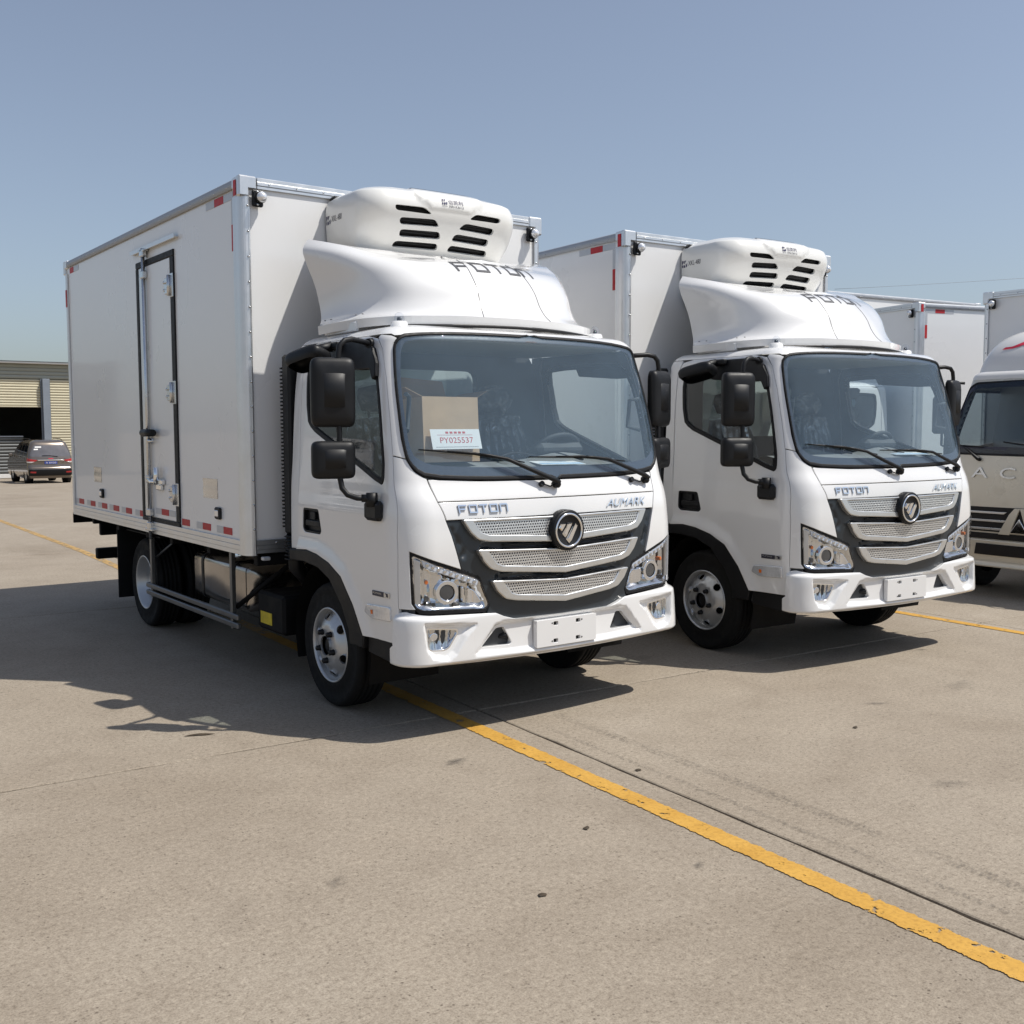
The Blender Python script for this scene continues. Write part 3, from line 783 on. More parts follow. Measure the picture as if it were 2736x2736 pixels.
            MB().box((sx*(W+.0035), yr-.10, zt-.43), (sx*(W+.0065), yr-.055, zt-.27)).build('reflective_tape', 'red_tape', box)
            MB().box((sx*(W+.0075), yf+.035, zt-.118), (sx*(W+.0095), yf+.075, zt-.02)).build('reflective_tape', 'red_tape', box)
            # side marker lamps and foil patches
            for yc in (1.19, 3.995):
                lm = MB().box((sx*(W-e), yc-.048, zb+.205), (sx*(W-e+.020), yc+.048, zb+.288), .012).build('side_marker_lamp', 'black', box)
                MB().box((sx*(W-e+.018), yc-.030, zb+.225), (sx*(W-e+.026), yc+.030, zb+.268), .006).build('lamp_lens', 'lamp_clear', lm)
            for y0, y1 in ((1.21, 1.482), (4.015, 4.25)):
                mb = MB(); n = 7
                rows = [[(sx*(W-e+.002+.0022*math.sin(3.1*i+1.7*j)*(.4+.6*(i % 2))), y0+(y1-y0)*i/n, zb+.342+.136*j/n) for j in range(n+1)] for i in range(n+1)]
                mb.grid(rows, True, flip=(sx > 0)); mb.build('foil_patch', 'label_patch', box)
    if door:
        X = -(W-e)
        leaf = MB().box((X-.010, 2.035, zb+.128), (X+.02, 2.612, zt-.332), .006).build('side_door', 'panel', root)
        sl_ = MB()
        for a, b in (((1.955, zb+.078), (2.832, zb+.126)), ((1.955, zt-.330), (2.832, zt-.283)), ((1.955, zb+.127), (2.032, zt-.331)), ((2.775, zb+.127), (2.832, zt-.331))):
            sl_.box((X-.012, a[0], a[1]), (X+.01, b[0], b[1]), .004)
        sl_.build('door_seal', 'rubber', leaf)
        MB().box((X-.007, 2.613, zb+.128), (X+.01, 2.774, zt-.332), .004).build('door_stile', 'alu', leaf)
        g = MB().box((X-.030, 1.865, zt-.212), (X, 2.905, zt-.204), .002).box((X-.032, 1.865, zt-.218), (X-.028, 2.905, zt-.186), .001)
        g.build('rain_gutter', 'alu', leaf)
        for z in (2.738, 1.959, 1.205):
            yo = -.035; h = MB().box((X-.018, 1.955, z-.085), (X-.012, 2.020, z+.085), .003).box((X-.022, 2.030, z-.055), (X-.010, 2.135, z+.055), .004)
            h.tube([(X-.024, 2.026, z-.075), (X-.024, 2.026, z+.075)], .013, 10)
            for dz in (-.04, .04): h.box((X-.030, 2.03, z+dz-.018), (X-.016, 2.10, z+dz+.018), .004)
            for dz in (-.028, .028): h.lathe([(-.022, .011), (-.032, .011), (-.034, .0)], (X, 2.118, z+dz), 'x', 6)
            h.build('hinge', 'steel', leaf)
        ry = 2.585
        rod = MB().tube([(X-.030, ry, zb-.045), (X-.030, ry, zt-.200)], .015, 12)
        for z in (zt-.235, zt-.40, 1.30, 1.04, .935): rod.box((X-.048, ry-.040, z-.030), (X-.008, ry+.040, z+.030), .008)
        rod.box((X-.048, ry-.07, zt-.228), (X-.010, ry+.07, zt-.210), .004); rod.box((X-.048, ry-.08, .895), (X-.010, ry+.08, .915), .004)
        rod.build('lock_rod', 'steel', leaf)
        lt = MB().tube([(X-.045, ry, 1.30), (X-.050, ry-.10, 1.285), (X-.050, ry-.24, 1.29)], .014, 10).tube([(X-.045, ry-.22, 1.27), (X-.047, ry-.235, 1.40)], [.022, .018], 10)
        lt.box((X-.045, ry-.33, 1.268), (X-.008, ry-.08, 1.308), .008).box((X-.040, ry-.29, 1.225), (X-.010, ry-.19, 1.268), .006).build('latch', 'chrome', leaf)
        MB().tube([(X-.060, ry+.02, 1.662), (X-.060, ry-.22, 1.662)], [.030, .027], 14).build('door_handle', 'black', leaf)
        MB().lathe([(-.01, .022), (-.050, .020), (-.055, 0)], (X, ry-.06, 1.60), 'x', 10).build('rod_knob', 'steel', leaf)
        side_plate(-1, 2.193, 2.352, zb+.162, zb+.208, 'red_tape', 'reflective_tape', .0135); side_plate(-1, 2.36, 2.50, zb+.162, zb+.208, 'white_tape', 'reflective_tape', .0132); side_plate(-1, 2.05, 2.185, zb+.162, zb+.208, 'white_tape', 'reflective_tape', .0132)
    # rear frame
    m_ = MB().box((-W+.005, yr-.02, zb-.09), (W-.005, yr, zb+.012), .004); m_.build('rear_sill', 'chassis', box)
    m_ = MB().box((-.012, yr-.022, zb+.06), (.012, yr+.006, zt-.10), .002)
    for sx in (-1, 1): m_.box((sx*.05, yr-.022, zb+.06), (sx*(W-.07), yr+.002, zt-.10), .004)
    m_.build('rear_door', 'panel', box)
    return box

def interior(root, with_seats=True):
    fl = MB().box((-.90, -.9, .95), (.90, .38, 1.0), .01); fl.build('cab_floor', 'interior', root)
    # rear wall with a window opening
    def wall(u, v): return (u, .405, v)
    rw = panel(lambda u, v: (u, .400, v), [(-.972, 1.0), (.972, 1.0), (.966, 1.5), (.942, 1.9), (.908, 2.13), (.84, 2.23), (-.84, 2.23), (-.908, 2.13), (-.942, 1.9), (-.966, 1.5)], [rounded([(-.62, 1.62), (.40, 1.62), (.40, 2.09), (-.62, 2.09)], .07)], 0, .05, .12, .004)
    w = rw.build('rear_wall', 'interior', root)
    MB().box((-.66, .405, 1.58), (.44, .409, 2.13)).build('rear_window', 'side_glass', w)
    MB().box((-.86, -.62, 2.195), (.86, .38, 2.215), .005).build('headliner', 'headliner', root)
    # dashboard: shelf, raised binnacle, vents
    rows = []
    for k in range(21):
        x = -.86+1.72*k/20; hump = .05*math.exp(-((x-.42)/.24)**2)
        f = -.965+.075*(x/.8)**2+.03
        rows.append([(x, f, 1.395), (x, f+.05, 1.432), (x, f+.18, 1.455+hump*.2), (x, -.60, 1.475+hump*.6), (x, -.52, 1.49+hump), (x, -.46, 1.485+hump), (x, -.42, 1.44+hump*.6), (x, -.44, 1.2), (x, -.50, 1.0)])
    d = MB().grid(rows, True, flip=False).build('dashboard', 'dash', root)
    for x0, x1 in ((-.50, -.12), (-.04, .36), (.46, .80)):
        v = MB(); y = -.80
        for i in range(15):
            a = x0+(x1-x0)*i/15; v.box((a, y-.02, 1.452), (a+(x1-x0)/24, y+.02, 1.466), .001)
        v.build('defrost_vent', 'black', d)
    MB().box((.25, -.52, 1.52), (.62, -.40, 1.60), .03).build('instrument_hood', 'interior', d)
    # steering wheel, column
    sw = MB(); c = Vector((.45, -.36, 1.50)); ax = Vector((0, .72, .69)).normalized(); xx = Vector((1, 0, 0)); yy = ax.cross(xx)
    ring = [c+(xx*math.cos(t)+yy*math.sin(t))*.21 for t in [2*math.pi*k/32 for k in range(33)]]
    sw.tube(ring, .015, 8, False)
    for t in (R(205), R(335), R(90)): sw.tube([c-ax*.03, c+(xx*math.cos(t)+yy*math.sin(t))*.20], [.022, .014], 8)
    sw.tube([c-ax*.05, c+ax*.01], .06, 16); sw.tube([c-ax*.05, c-ax*.45], .04, 10); sw.build('steering_wheel', 'interior', root)
    if with_seats:
        for xc in (-.47, .45):
            st = MB()
            def shell(rows_, flipn=False): st.grid(rows_, True, True)
            # backrest and cushion from rounded slices
            def slab(pts_c, hw, ht):
                rows_ = []
                for (y, z, w_, t_, dy, dz) in pts_c:
                    ring_ = []
                    for k in range(20):
                        a = 2*math.pi*k/20; cx = abs(math.cos(a))**.45*math.copysign(1, math.cos(a)); sy_ = abs(math.sin(a))**.6*math.copysign(1, math.sin(a))
                        ring_.append((xc+w_*cx, y+dy*t_*sy_, z+dz*t_*sy_))
                    rows_.append(ring_)
                st.grid(rows_, True, True)
            slab([(.16, 1.18, .01, .01, 1, .2), (.16, 1.19, .24, .07, 1, .2), (.19, 1.40, .25, .07, 1, .15), (.24, 1.62, .235, .06, 1, .12), (.265, 1.745, .19, .05, 1, .1), (.27, 1.765, .01, .01, 1, .1)], 0, 0)
            slab([(.20, 1.13, .01, .01, 0, 1), (.19, 1.13, .25, .07, 0, 1), (-.15, 1.15, .255, .075, 0, 1), (-.32, 1.15, .24, .06, 0, 1), (-.34, 1.15, .01, .01, 0, 1)], 0, 0)
            seat = st.build('seat', 'seat', root)
            st = MB(); slab([(.275, 1.80, .01, .01, 1, 0), (.275, 1.805, .10, .04, 1, 0), (.275, 1.88, .135, .05, 1, 0), (.28, 1.95, .12, .045, 1, 0), (.28, 1.975, .01, .01, 1, 0)], 0, 0)
            st.tube([(xc-.06, .27, 1.74), (xc-.06, .275, 1.82)], .008, 6).tube([(xc+.06, .27, 1.74), (xc+.06, .275, 1.82)], .008, 6); st.build('headrest', 'seat', seat)
            # crinkled clear wrap pulled over seat and headrest
            rw_ = random.Random(int(xc*100)); fm = MB(); rows_ = []
            for i in range(15):
                z = 1.22+.56*i/14; row = []
                for k in range(25):
                    x = xc+(-.265+.53*k/24)*(1-.16*max(0, (z-1.55)/.23)); y = .10+.11*(z-1.2)/.55-.012*math.sin(k*2.1+rw_.uniform(-.6, .6))-.006*rw_.random()
                    row.append((x, y+.05*(abs(k-12)/12)**4, z))
                rows_.append(row)
            fm.grid(rows_, True); fm.build('plastic_wrap', 'film', seat)
            fm = MB(); rows_ = []
            for i in range(7):
                row = []
                for k in range(21):
                    a = 2*math.pi*k/20; q = 1+.06*math.sin(5*a+i)+.05*rw_.uniform(-1, 1); h = i/6; s_ = math.sin(math.pi*(.12+.80*h))**.5
                    row.append((xc+.155*q*s_*math.cos(a), .275+.075*q*s_*math.sin(a), 1.785+.205*h))
                rows_.append(row)
            fm.grid(rows_, True); fm.build('plastic_wrap', 'film', seat)
    # grab handles on the pillars
    for sx in (-1, 1):
        MB().tube([(sx*.865, -.76, 1.88), (sx*.82, -.72, 1.87), (sx*.82, -.70, 1.70), (sx*.865, -.77, 1.68)], .013, 8).build('grab_handle', 'interior', root)

def deflector(root):
    """roof fairing: flange on the roof, scooped sides, nose rolling back into a broad top"""
    st = [  # stations rear-left -> centre front; rings flange..ridge
        [(-.90, .22, 2.266), (-.905, .22, 2.318), (-.868, .255, 2.345), (-.858, .275, 2.42), (-.880, .305, 2.58), (-.922, .338, 2.72), (-.935, .350, 2.80), (-.895, .355, 2.866)],
        [(-.885, -.02, 2.274), (-.890, -.02, 2.326), (-.832, .00, 2.356), (-.802, .02, 2.43), (-.812, .04, 2.57), (-.842, .06, 2.69), (-.836, .075, 2.757), (-.785, .09, 2.802)],
        [(-.835, -.26, 2.282), (-.84, -.26, 2.332), (-.772, -.225, 2.362), (-.737, -.195, 2.44), (-.736, -.165, 2.56), (-.736, -.14, 2.656), (-.710, -.11, 2.712), (-.65, -.07, 2.742)],
        [(-.70, -.46, 2.290), (-.70, -.46, 2.338), (-.645, -.415, 2.368), (-.615, -.380, 2.44), (-.605, -.345, 2.545), (-.586, -.290, 2.632), (-.545, -.225, 2.692), (-.47, -.16, 2.720)],
        [(-.42, -.585, 2.296), (-.42, -.585, 2.344), (-.39, -.545, 2.380), (-.375, -.505, 2.44), (-.36, -.465, 2.52), (-.345, -.405, 2.60), (-.325, -.325, 2.672), (-.30, -.22, 2.722)],
        [(-.20, -.628, 2.300), (-.20, -.628, 2.344), (-.19, -.592, 2.380), (-.18, -.552, 2.44), (-.175, -.515, 2.52), (-.17, -.45, 2.60), (-.16, -.365, 2.675), (-.15, -.24, 2.727)],
        [(0, -.640, 2.302), (0, -.640, 2.345), (0, -.605, 2.380), (0, -.565, 2.44), (0, -.530, 2.52), (0, -.465, 2.60), (0, -.380, 2.675), (0, -.25, 2.730)]]
    def cr(P, t):
        n = len(P)-1; x = min(max(t, 0), 1)*n; i = min(int(x), n-1); f = x-i
        p0, p1, p2, p3 = P[max(i-1, 0)], P[i], P[i+1], P[min(i+2, n)]
        return tuple(.5*((2*b)+(-a+c)*f+(2*a-5*b+4*c-d)*f*f+(-a+3*b-3*c+d)*f**3) for a, b, c, d in zip(p0, p1, p2, p3))
    NR = 8; NS = 34
    half = [[cr([s_[k] for s_ in st], i/NS) for i in range(NS+1)] for k in range(NR)]
    rings = [row+[(-x, y, z) for x, y, z in reversed(row[:-1])] for row in half]
    # refine rings vertically so the scoop is smooth
    fine = [rings[0], rings[1]]
    cols = list(zip(*rings[1:])); NV = 26; prof = [[cr(list(c), j/NV) for j in range(NV+1)] for c in cols]
    for j in range(1, NV+1): fine.append([p[j] for p in prof])
    m_ = MB(); m_.grid([fine[0], fine[1]], False, flip=True); m_.grid(fine[1:], True, flip=True)
    # top skin between the two ridges
    ridge = fine[-1]; n = len(ridge); rows = []
    for i in range(NS+1):
        a = ridge[i]; b = ridge[n-1-i]; row = []
        for k in range(13):
            t = k/12; x = a[0]+(b[0]-a[0])*t; q = 1-(2*t-1)**2
            row.append((x, a[1], a[2]+q*(.012-.05*smooth01((a[1]+.05)/.4))))
        rows.append(row)
    m_.grid(rows, True, flip=True)
    d = m_.build('wind_deflector', 'paint', root)
    # rear return lip, support rails
    for sx in (-1, 1):
        lp = MB().box((sx*.845, -.20, 2.262), (sx*.872, .20, 2.318), .006)
        lp.build('mounting_rail', 'paint', d)
        for y in (.10, .18, -.30, -.22): MB().lathe([(0, .007), (.004, .006), (.005, 0)], (sx*.875, y, 2.350), 'z', 8).build('bolt', 'ink_grey', d)
    for sx, c_ in ((-1, 0), (1, len(prof)-1)):
        col_ = [Vector(p) for p in prof[c_]]
        MB().grid([[tuple(p) for p in col_], [tuple(p+Vector((-sx*.05, .012, 0))) for p in col_]], True, flip=(sx > 0)).build('rear_lip', 'paint', d)
    # rubber line under the nose
    g = [Vector(p)+Vector((0, -.008, -.012)) for p in rings[0][17:-17]]
    MB().tube(g, .010, 6).build('nose_gasket', 'rubber', d)
    # panel seam lines down the nose
    for sx in (-1, 1):
        col_ = [p for p in prof[NS-7 if sx < 0 else NS+7]]
        MB().tube([Vector(p)+Vector((0, -.0005, .0005)) for p in col_], .0022, 4).build('seam', 'ink_grey', d)
    # printed word and badge outline on the sloping top of the nose
    def nose(u, v):
        # u: metres across, v: 0..1 up the last quarter of the nose slope; found by x on each ring
        y_ = 18.6+max(0, min(1, v))*(NV-18.6); j = int(min(y_, NV-1)); h = y_-j
        def at(r_):
            for c_ in range(len(prof)-1):
                a, b = prof[c_][r_], prof[c_+1][r_]
                if a[0] <= u <= b[0]: f = (u-a[0])/max(1e-9, b[0]-a[0]); return Vector(a)*(1-f)+Vector(b)*f
            return Vector(prof[0][r_] if u < 0 else prof[-1][r_])
        return tuple(at(j)*(1-h)+at(j+1)*h)
    rects, L = wide_word(1.0, .17); v2 = []; f2 = []
    for (x0, y0, x1, y1) in rects:
        o = len(v2)
        for a in range(6):
            for b in range(6): v2.append((x0+(x1-x0)*a/5, y0+(y1-y0)*b/5))
        for a in range(5):
            for b in range(5): f2.append((o+6*a+b, o+6*a+6+b, o+6*a+7+b, o+6*a+1+b))
    kx = .58/L
    on_surface(nose, v2, f2, lambda x, y: ((x-L/2)*kx+.015, .10+y*.62), .003).build('lettering', 'ink_grey', d)
    # badge ring drawn on the flat top behind the word
    def topz(x, y):
        rr_ = [p for p in ridge[:NS+1]]
        for p, q in zip(rr_[:-1], rr_[1:]):
            if min(p[1], q[1]) <= y <= max(p[1], q[1]) and abs(p[1]-q[1]) > 1e-6:
                f = (y-p[1])/(q[1]-p[1]); w_ = p[0]+(q[0]-p[0])*f; z = p[2]+(q[2]-p[2])*f; t_ = (x/w_+1)/2; q_ = 1-(2*t_-1)**2; return z+q_*(.012-.05*smooth01((y+.05)/.4))
        return 2.735
    rg = []
    for r_ in (.150, .158): rg.append([(.01+r_*1.15*math.cos(2*math.pi*k/48), -.075+r_*math.sin(2*math.pi*k/48)) for k in range(48)])
    MB().grid([[(x, y, topz(x, y)+.004) for x, y in r_] for r_ in rg], False, True).build('printed_ring', 'ink_grey', d)
    for x0 in (-.07, .0, .07):
        pts = [(x0-.03, -.135), (x0+.02, -.135), (x0+.045, -.06), (x0-.005, -.06)]
        MB().add([(x, y, topz(x, y)+.004) for x, y in pts], [(0, 1, 2, 3)]).build('printed_mark', 'ink_grey', d)
    return d

def refrigeration(root):
    NU = 60; V = [0, .06, .12, .2, .3, .4, .5, .6, .68, .75, .81, .86, .9, .93, .96, .98, 1.0]
    # vent outlines traced on the shell, both sides alike
    vents = []
    LV = [[(-.412, .739), (-.20, .742), (-.141, .693), (-.404, .697)], [(-.370, .624), (-.115, .634), (-.072, .583), (-.363, .572)],
          [(-.350, .508), (-.062, .518), (-.042, .458), (-.352, .448)], [(-.374, .391), (-.050, .399), (-.040, .350), (-.400, .345)]]
    for p in LV:
        vm = sum(a_[1] for a_ in p)/4; p = [(a_[0], vm+(a_[1]-vm)*1.30) for a_ in p]; q = rounded(p, .03); vents += [q, flip(q)]
    def raised(u, v):
        # the badge field at the top centre stands proud, bounded by sloping steps
        p = [(-.33, 1.05), (-.27, .868), (-.15, .742), (.15, .742), (.27, .868), (.33, 1.05)]
        d = sdist(p, u, v*.5*2); return .012*smooth01(.5-d/.05)
    US = 1.30
    m_ = panel(unit_s, [(-US, .0), (US, .0), (US, 1.0), (-US, 1.0)], [resample(v, .03) for v in vents], 0, 0, .035, 0, raised)
    # lips of the vents
    for v in vents:
        ring = resample(ccw(v), .03); a = []; b = []
        for u, w in ring:
            n = normal(unit_s, u, w); p = Vector(unit_s(u, w)); a.append(tuple(p+n*raised(u, w))); b.append(tuple(p-n*.016))
        k = len(ring); m_.add(a+b, [(i, (i+1) % k, (i+1) % k+k, i+k) for i in range(k)], False)
    # crown: close the top towards the back
    top = [unit_s(-US+2*US*i/NU, 1.0) for i in range(NU+1)]; rows = [top]
    for s_, dz in ((.9, .012), (.75, .022), (.55, .028), (.3, .03), (0.02, .03)):
        rows.append([(x*s_, .69-(.69-y)*s_, z+dz) for x, y, z in top])
    m_.grid(rows, True)
    bot = [unit_s(-US+2*US*i/NU, 0) for i in range(NU+1)]
    m_.grid([bot, [(x*.02, .69-(.69-y)*.02, z) for x, y, z in bot]], False, flip=True)
    un = m_.build('refrigeration_unit', 'paint_unit', root)
    for v in vents:
        cu = sum(p[0] for p in v)/len(v); cv = sum(p[1] for p in v)/len(v); w_ = MB()
        q = offset(ccw(v), -.012); panel(unit_s, q, (), -.030, 0, .05, 0, mb=w_)
        u0 = min(p[0] for p in v); u1 = max(p[0] for p in v); v0 = min(p[1] for p in v); v1 = max(p[1] for p in v)
        for k in range(3):
            vv = v0+(v1-v0)*(k+.7)/3.4
            a = [Vector(unit_s(u0+(u1-u0)*t/8, vv))-normal(unit_s, u0+(u1-u0)*t/8, vv)*.024 for t in range(9)]
            w_.grid([[tuple(p) for p in a], [tuple(p+Vector((0, .008, .006))) for p in a]], False)
        w_.build('vent', 'black', un)
    # badge on the front: square mark, characters and latin name
    def lay(txt, u0, v0, w, h, mat, nm_, off=.0145):
        v2, f2 = text_poly(txt, 1.0)
        if not v2: return
        X = max(p[0] for p in v2)
        on_surface(unit_s, v2, f2, lambda x, y: (u0+x/X*w, v0+y*h), off).build(nm_, mat, un)
    lay('信凯利', -.030, .806, .115, .050, 'blue_ink', 'lettering'); lay('XIN KAI LI', -.030, .772, .115, .024, 'ink', 'lettering'); lay('信凯利', -.080, .775, .040, .013, 'ink', 'lettering')
    def square_mark(u0, v0, w, h, off):
        sm = MB()
        def q(pts): panel(unit_s, [(u0+a*w, v0+b*h) for a, b in pts], (), off, 0, .05, 0, mb=sm)
        q([(0, 1), (.30, 1), (.30, .72), (.0, .40)]); q([(.42, 1), (.78, 1), (.48, .52), (.40, .62)]); q([(0, .30), (.22, .50), (.22, 0), (0, 0)]); q([(.34, .30), (.50, .44), (.64, .20), (.60, 0), (.34, 0)]); q([(.62, .52), (.82, .40), (1, .66), (1, .12), (.80, .0), (.74, .30)])
        sm.build('square_mark', 'blue_ink', un)
    square_mark(-.080, .795, .040, .060, .0145)
    square_mark(-1.285, .635, .095, .088, .0015)
    lay('XKL-480', -1.170, .652, .225, .060, 'ink', 'lettering', .0015)
    MB().box((-.585, .62, 2.74), (.585, .692, 3.22), .02).build('mounting_frame', 'black', un)
    return un

def fridge_truck(name='refrigerated_truck'):
    root = empty(name)
    # ------------ cab: dark inner shell, then painted panels with open seams
    winL = chaikin(WIN, 1); winR = flip(winL); ws = chaikin(whole(WS), 1)
    arch = [(-1.40, .44), (-1.40, .526), (-1.50, .691), (-1.635, .83), (-1.78, .895), (-1.94, .93), (-2.34, .93), (-2.34, .44)]
    shell_o = [(-1.40, .44), (1.40, .44)]+[(-u, v) for u, v in arch[1:-1]]+[(2.33, 2.22), (-2.33, 2.22)]+arch[1:-1][::-1]
    sh = panel(cab, shell_o, [offset(winL, -.005), offset(winR, -.005), offset(ws, -.004), [(-.93, .66), (.93, .66), (.93, 1.02), (-.93, 1.02)]], -.024, 0, .07, 0)
    shell = sh.build('cab_shell', 'interior', root)
    def top_edge(n=80, v=2.255): return [cab(-2.33+4.66*i/n, v) for i in range(n+1)]
    # roof: rim from the door heads to the crown, closed by a gently domed skin
    rm = MB(); rows = []
    A = [2.205, 2.225, 2.25, 2.275, 2.30, 2.325, 2.35]
    outer = []
    for i in range(141):
        u = -2.33+4.66*i/140; outer.append(u)
    rows = []
    for k, v in enumerate(A):
        row = []
        for u in outer:
            lo = 2.226 if abs(u) > 1.06 else (2.226 if abs(u) > .93 else ip(abs(u), [0, .342, .615, .781, .85, .93], [2.262, 2.262, 2.252, 2.233, 2.215, 2.214]))
            vv = lo+(2.35-lo)*k/6; row.append(cab(u, vv))
        rows.append(row)
    rm.grid(rows, True); top = rows[-1]; rr = [top]
    for s_, dz in ((.93, .012), (.82, .021), (.66, .028), (.45, .033), (.2, .035), (.01, .036)): rr.append([(x*s_, -.12+(y+.12)*s_, z+dz) for x, y, z in top])
    rm.grid(rr, True); rm.build('roof', 'paint', root)
    for sx in (-1, 1):
        mir = (lambda p: p) if sx < 0 else flip
        # A-pillar strip between door and windscreen
        pil = [(-.990+SEAM, 1.546+SEAM), (-.985+SEAM, 1.724), (-.988+SEAM, 1.962), (-1.024+SEAM, 2.127), (-1.055, 2.170), (-1.09, 2.203), (-1.06, 2.224), (-.93, 2.213), (-.90, 2.205), (-.87, 2.195), (-.902+.004, 2.165), (-.911, 2.116), (-.908, 1.916), (-.899, 1.64), (-.879, 1.530+SEAM)]
        panel(cab, mir(pil), (), 0, .022, .035).build('pillar', 'paint', root)
        # front corner panel wrapping down outside the headlamp
        cor = [(-.990+SEAM, 1.546-SEAM), (-.879, 1.530-SEAM), (-.832, 1.465), (-.760-SEAM, 1.420), (-.754-SEAM, 1.298), (-.733-SEAM, 1.198), (-.706, 1.113), (-.656, .930), (-.952, 1.040), (-.947, .755), (-.925, .725), (-1.030+SEAM, .725), (-1.030+SEAM, .751), (-1.024+SEAM, 1.072), (-1.026+SEAM, 1.109), (-1.001+SEAM, 1.351)]
        panel(cab, mir(cor), (), 0, .022, .028).build('corner_panel', 'paint', root)
        # door with window and handle
        crease = lambda u, v: .010*smooth01(((v-.98)-.42*(-abs(u)+1.55)-.15)/-.06)*0-.006*math.exp(-((v-(1.30+.30*(abs(u)-1.28)*-1))/.03)**2)*0+.007*smooth01((1.32-v)/.10)*smooth01((abs(u)-1.0)/.12)
        archb = lambda u, v: .016*smooth01(1-(sdist(ARCHP, -abs(u), v))/.10) if v < 1.12 else 0
        door = panel(cab, mir(DOOR), [mir(winL), mir(rounded(HANDLE, .02))], 0, .026, .032, .003, lambda u, v: crease(u, v)+archb(u, v)).build('door', 'paint', root)
        fr = panel(cab, mir(winL), [mir(offset(winL, .030))], .005, .03, .03, .004); fr.build('window_seal', 'rubber', door)
        panel(cab, mir(offset(winL, .028)), (), -.008, 0, .08, 0).build('window_glass', 'side_glass', door)
        vz = [(-1.085, 1.98), (-1.075, 2.05), (-1.12, 2.135), (-1.22, 2.19), (-1.75, 2.19), (-1.80, 2.165), (-1.75, 2.05), (-1.30, 2.02), (-1.16, 2.02), (-1.13, 1.96)]
        panel(cab, mir(vz), (), .028, .022, .04, .006).build('rain_visor', 'black', door)
        hd = panel(cab, mir(rounded(offset(HANDLE, .002), .02)), (), -.022, 0, .03, 0)
        panel(cab, mir(rounded(HANDLE, .02)), [mir(rounded(offset(HANDLE, .012), .015))], .003, .03, .03, .002, mb=hd)
        panel(cab, mir(rounded([(-2.115, 1.135), (-1.925, 1.135), (-1.915, 1.10), (-2.115, 1.10)], .01)), (), .004, .025, .03, .004, mb=hd)
        panel(cab, mir(rounded([(-2.065, 1.185), (-2.00, 1.185), (-2.00, 1.14), (-2.065, 1.14)], .01)), (), -.004, .018, .03, .003, mb=hd)
        hd.build('door_handle', 'black', door)
        lampo = [(-1.345, .715), (-1.085, .728), (-1.083, .650), (-1.291, .640), (-1.369, .667)]
        lm = panel(cab, mir(rounded(lampo, .015)), (), .018, .02, .03, .004).build('turn_lamp', 'lamp_clear', door)
        panel(cab, mir([(-1.290, .690), (-1.265, .692), (-1.265, .668), (-1.288, .667)]), (), .0195, 0, .05, 0).build('amber_bulb', 'amber', lm)
        bd = panel(cab, mir([(-1.273, .801), (-1.148, .803), (-1.150, .775), (-1.273, .773)]), (), .012, .008, .04, .001).build('badge', 'ink', door)
        panel(cab, mir([(-1.145, .803), (-1.085, .805), (-1.088, .777), (-1.147, .775)]), (), .012, .008, .04, .001).build('badge_end', 'silver', bd)
        v2, f2 = text_poly('AUMARK', 1.0, .25); X_ = max(p[0] for p in v2)
        on_surface(cab, v2, f2, (lambda x, y: (-1.265+x/X_*.10, .786+y*.011)) if sx < 0 else (lambda x, y: (1.15+x/X_*.10, .786+y*.011)), .0135).build('lettering', 'silver', bd)
        panel(cab, mir([(-1.143, .800), (-1.130, .800), (-1.118, .792), (-1.118, .782), (-1.100, .780), (-1.10, .798), (-1.112, .801)]), (), .0128, 0, .03, 0).build('badge_letter', 'ink', bd)
        # rear cab strip
        strip = [(-2.221-SEAM, .944), (-2.210-SEAM, 1.008), (-2.217-SEAM, 1.187), (-2.221-SEAM, 1.405), (-2.227-SEAM, 1.838), (-2.223-SEAM, 2.10), (-2.19, 2.19), (-2.20, 2.222), (-2.33, 2.222), (-2.33, .940)]
        panel(cab, mir(strip), (), 0, .022, .05).build('rear_pillar', 'paint', root)
        # black wheel-arch flare and step
        fla = [(-1.387, .524), (-1.491, .689), (-1.626, .835), (-1.776, .901), (-1.935, .938), (-2.078, .952), (-2.33, .937), (-2.33, .866), (-2.132, .873), (-1.941, .855), (-1.784, .798), (-1.643, .660), (-1.570, .533), (-1.560, .45), (-1.40, .45)]
        panel(cab, mir(fla), (), .020, .06, .04, .010).build('wheel_arch_flare', 'black', root)
        stp = [(-1.385, .520), (-1.034, .524), (-1.034, .40), (-1.385, .43)]
        panel(cab, mir(stp), (), -.010, .12, .05, .008).build('step_panel', 'black', root)
        # inner wheel housing
        hs = MB(); rows = []
        for k in range(13):
            a = R(-20+220*k/12); rows.append([(sx*.97, -.02+.50*math.cos(a), .40+.50*math.sin(a)), (sx*.50, -.02+.50*math.cos(a), .40+.50*math.sin(a))])
        hs.grid(rows, True, flip=(sx < 0)); hs.box((sx*.50, -.52, .35), (sx*.49, .48, .98)); hs.build('wheel_housing', 'chassis', root)
        # headlamp
        hlp = mir(rounded(HL, .02)); bez = mir(rounded([(-.962, 1.050), (-.650, .938), (-.545, .890), (-.482, .721), (-.505, .680), (-.900, .698), (-.952, .742)], .012))
        bz = panel(cab, bez, [offset(hlp, .004)], -.010, .10, .035, .003).build('headlamp', 'rubber', root)
        lens = panel(cab, hlp, (), .006, .012, .035, .006).build('lens', 'lens', bz)
        def bowl(u, v):
            d = sdist(hlp, u, v); return -.050*smooth01(-d/.05)-.006*math.sin(u*60)*smooth01(-d/.06)
        rf = panel(cab, hlp, (), -.010, .02, .020, 0, bowl).build('reflector', 'reflector', bz)
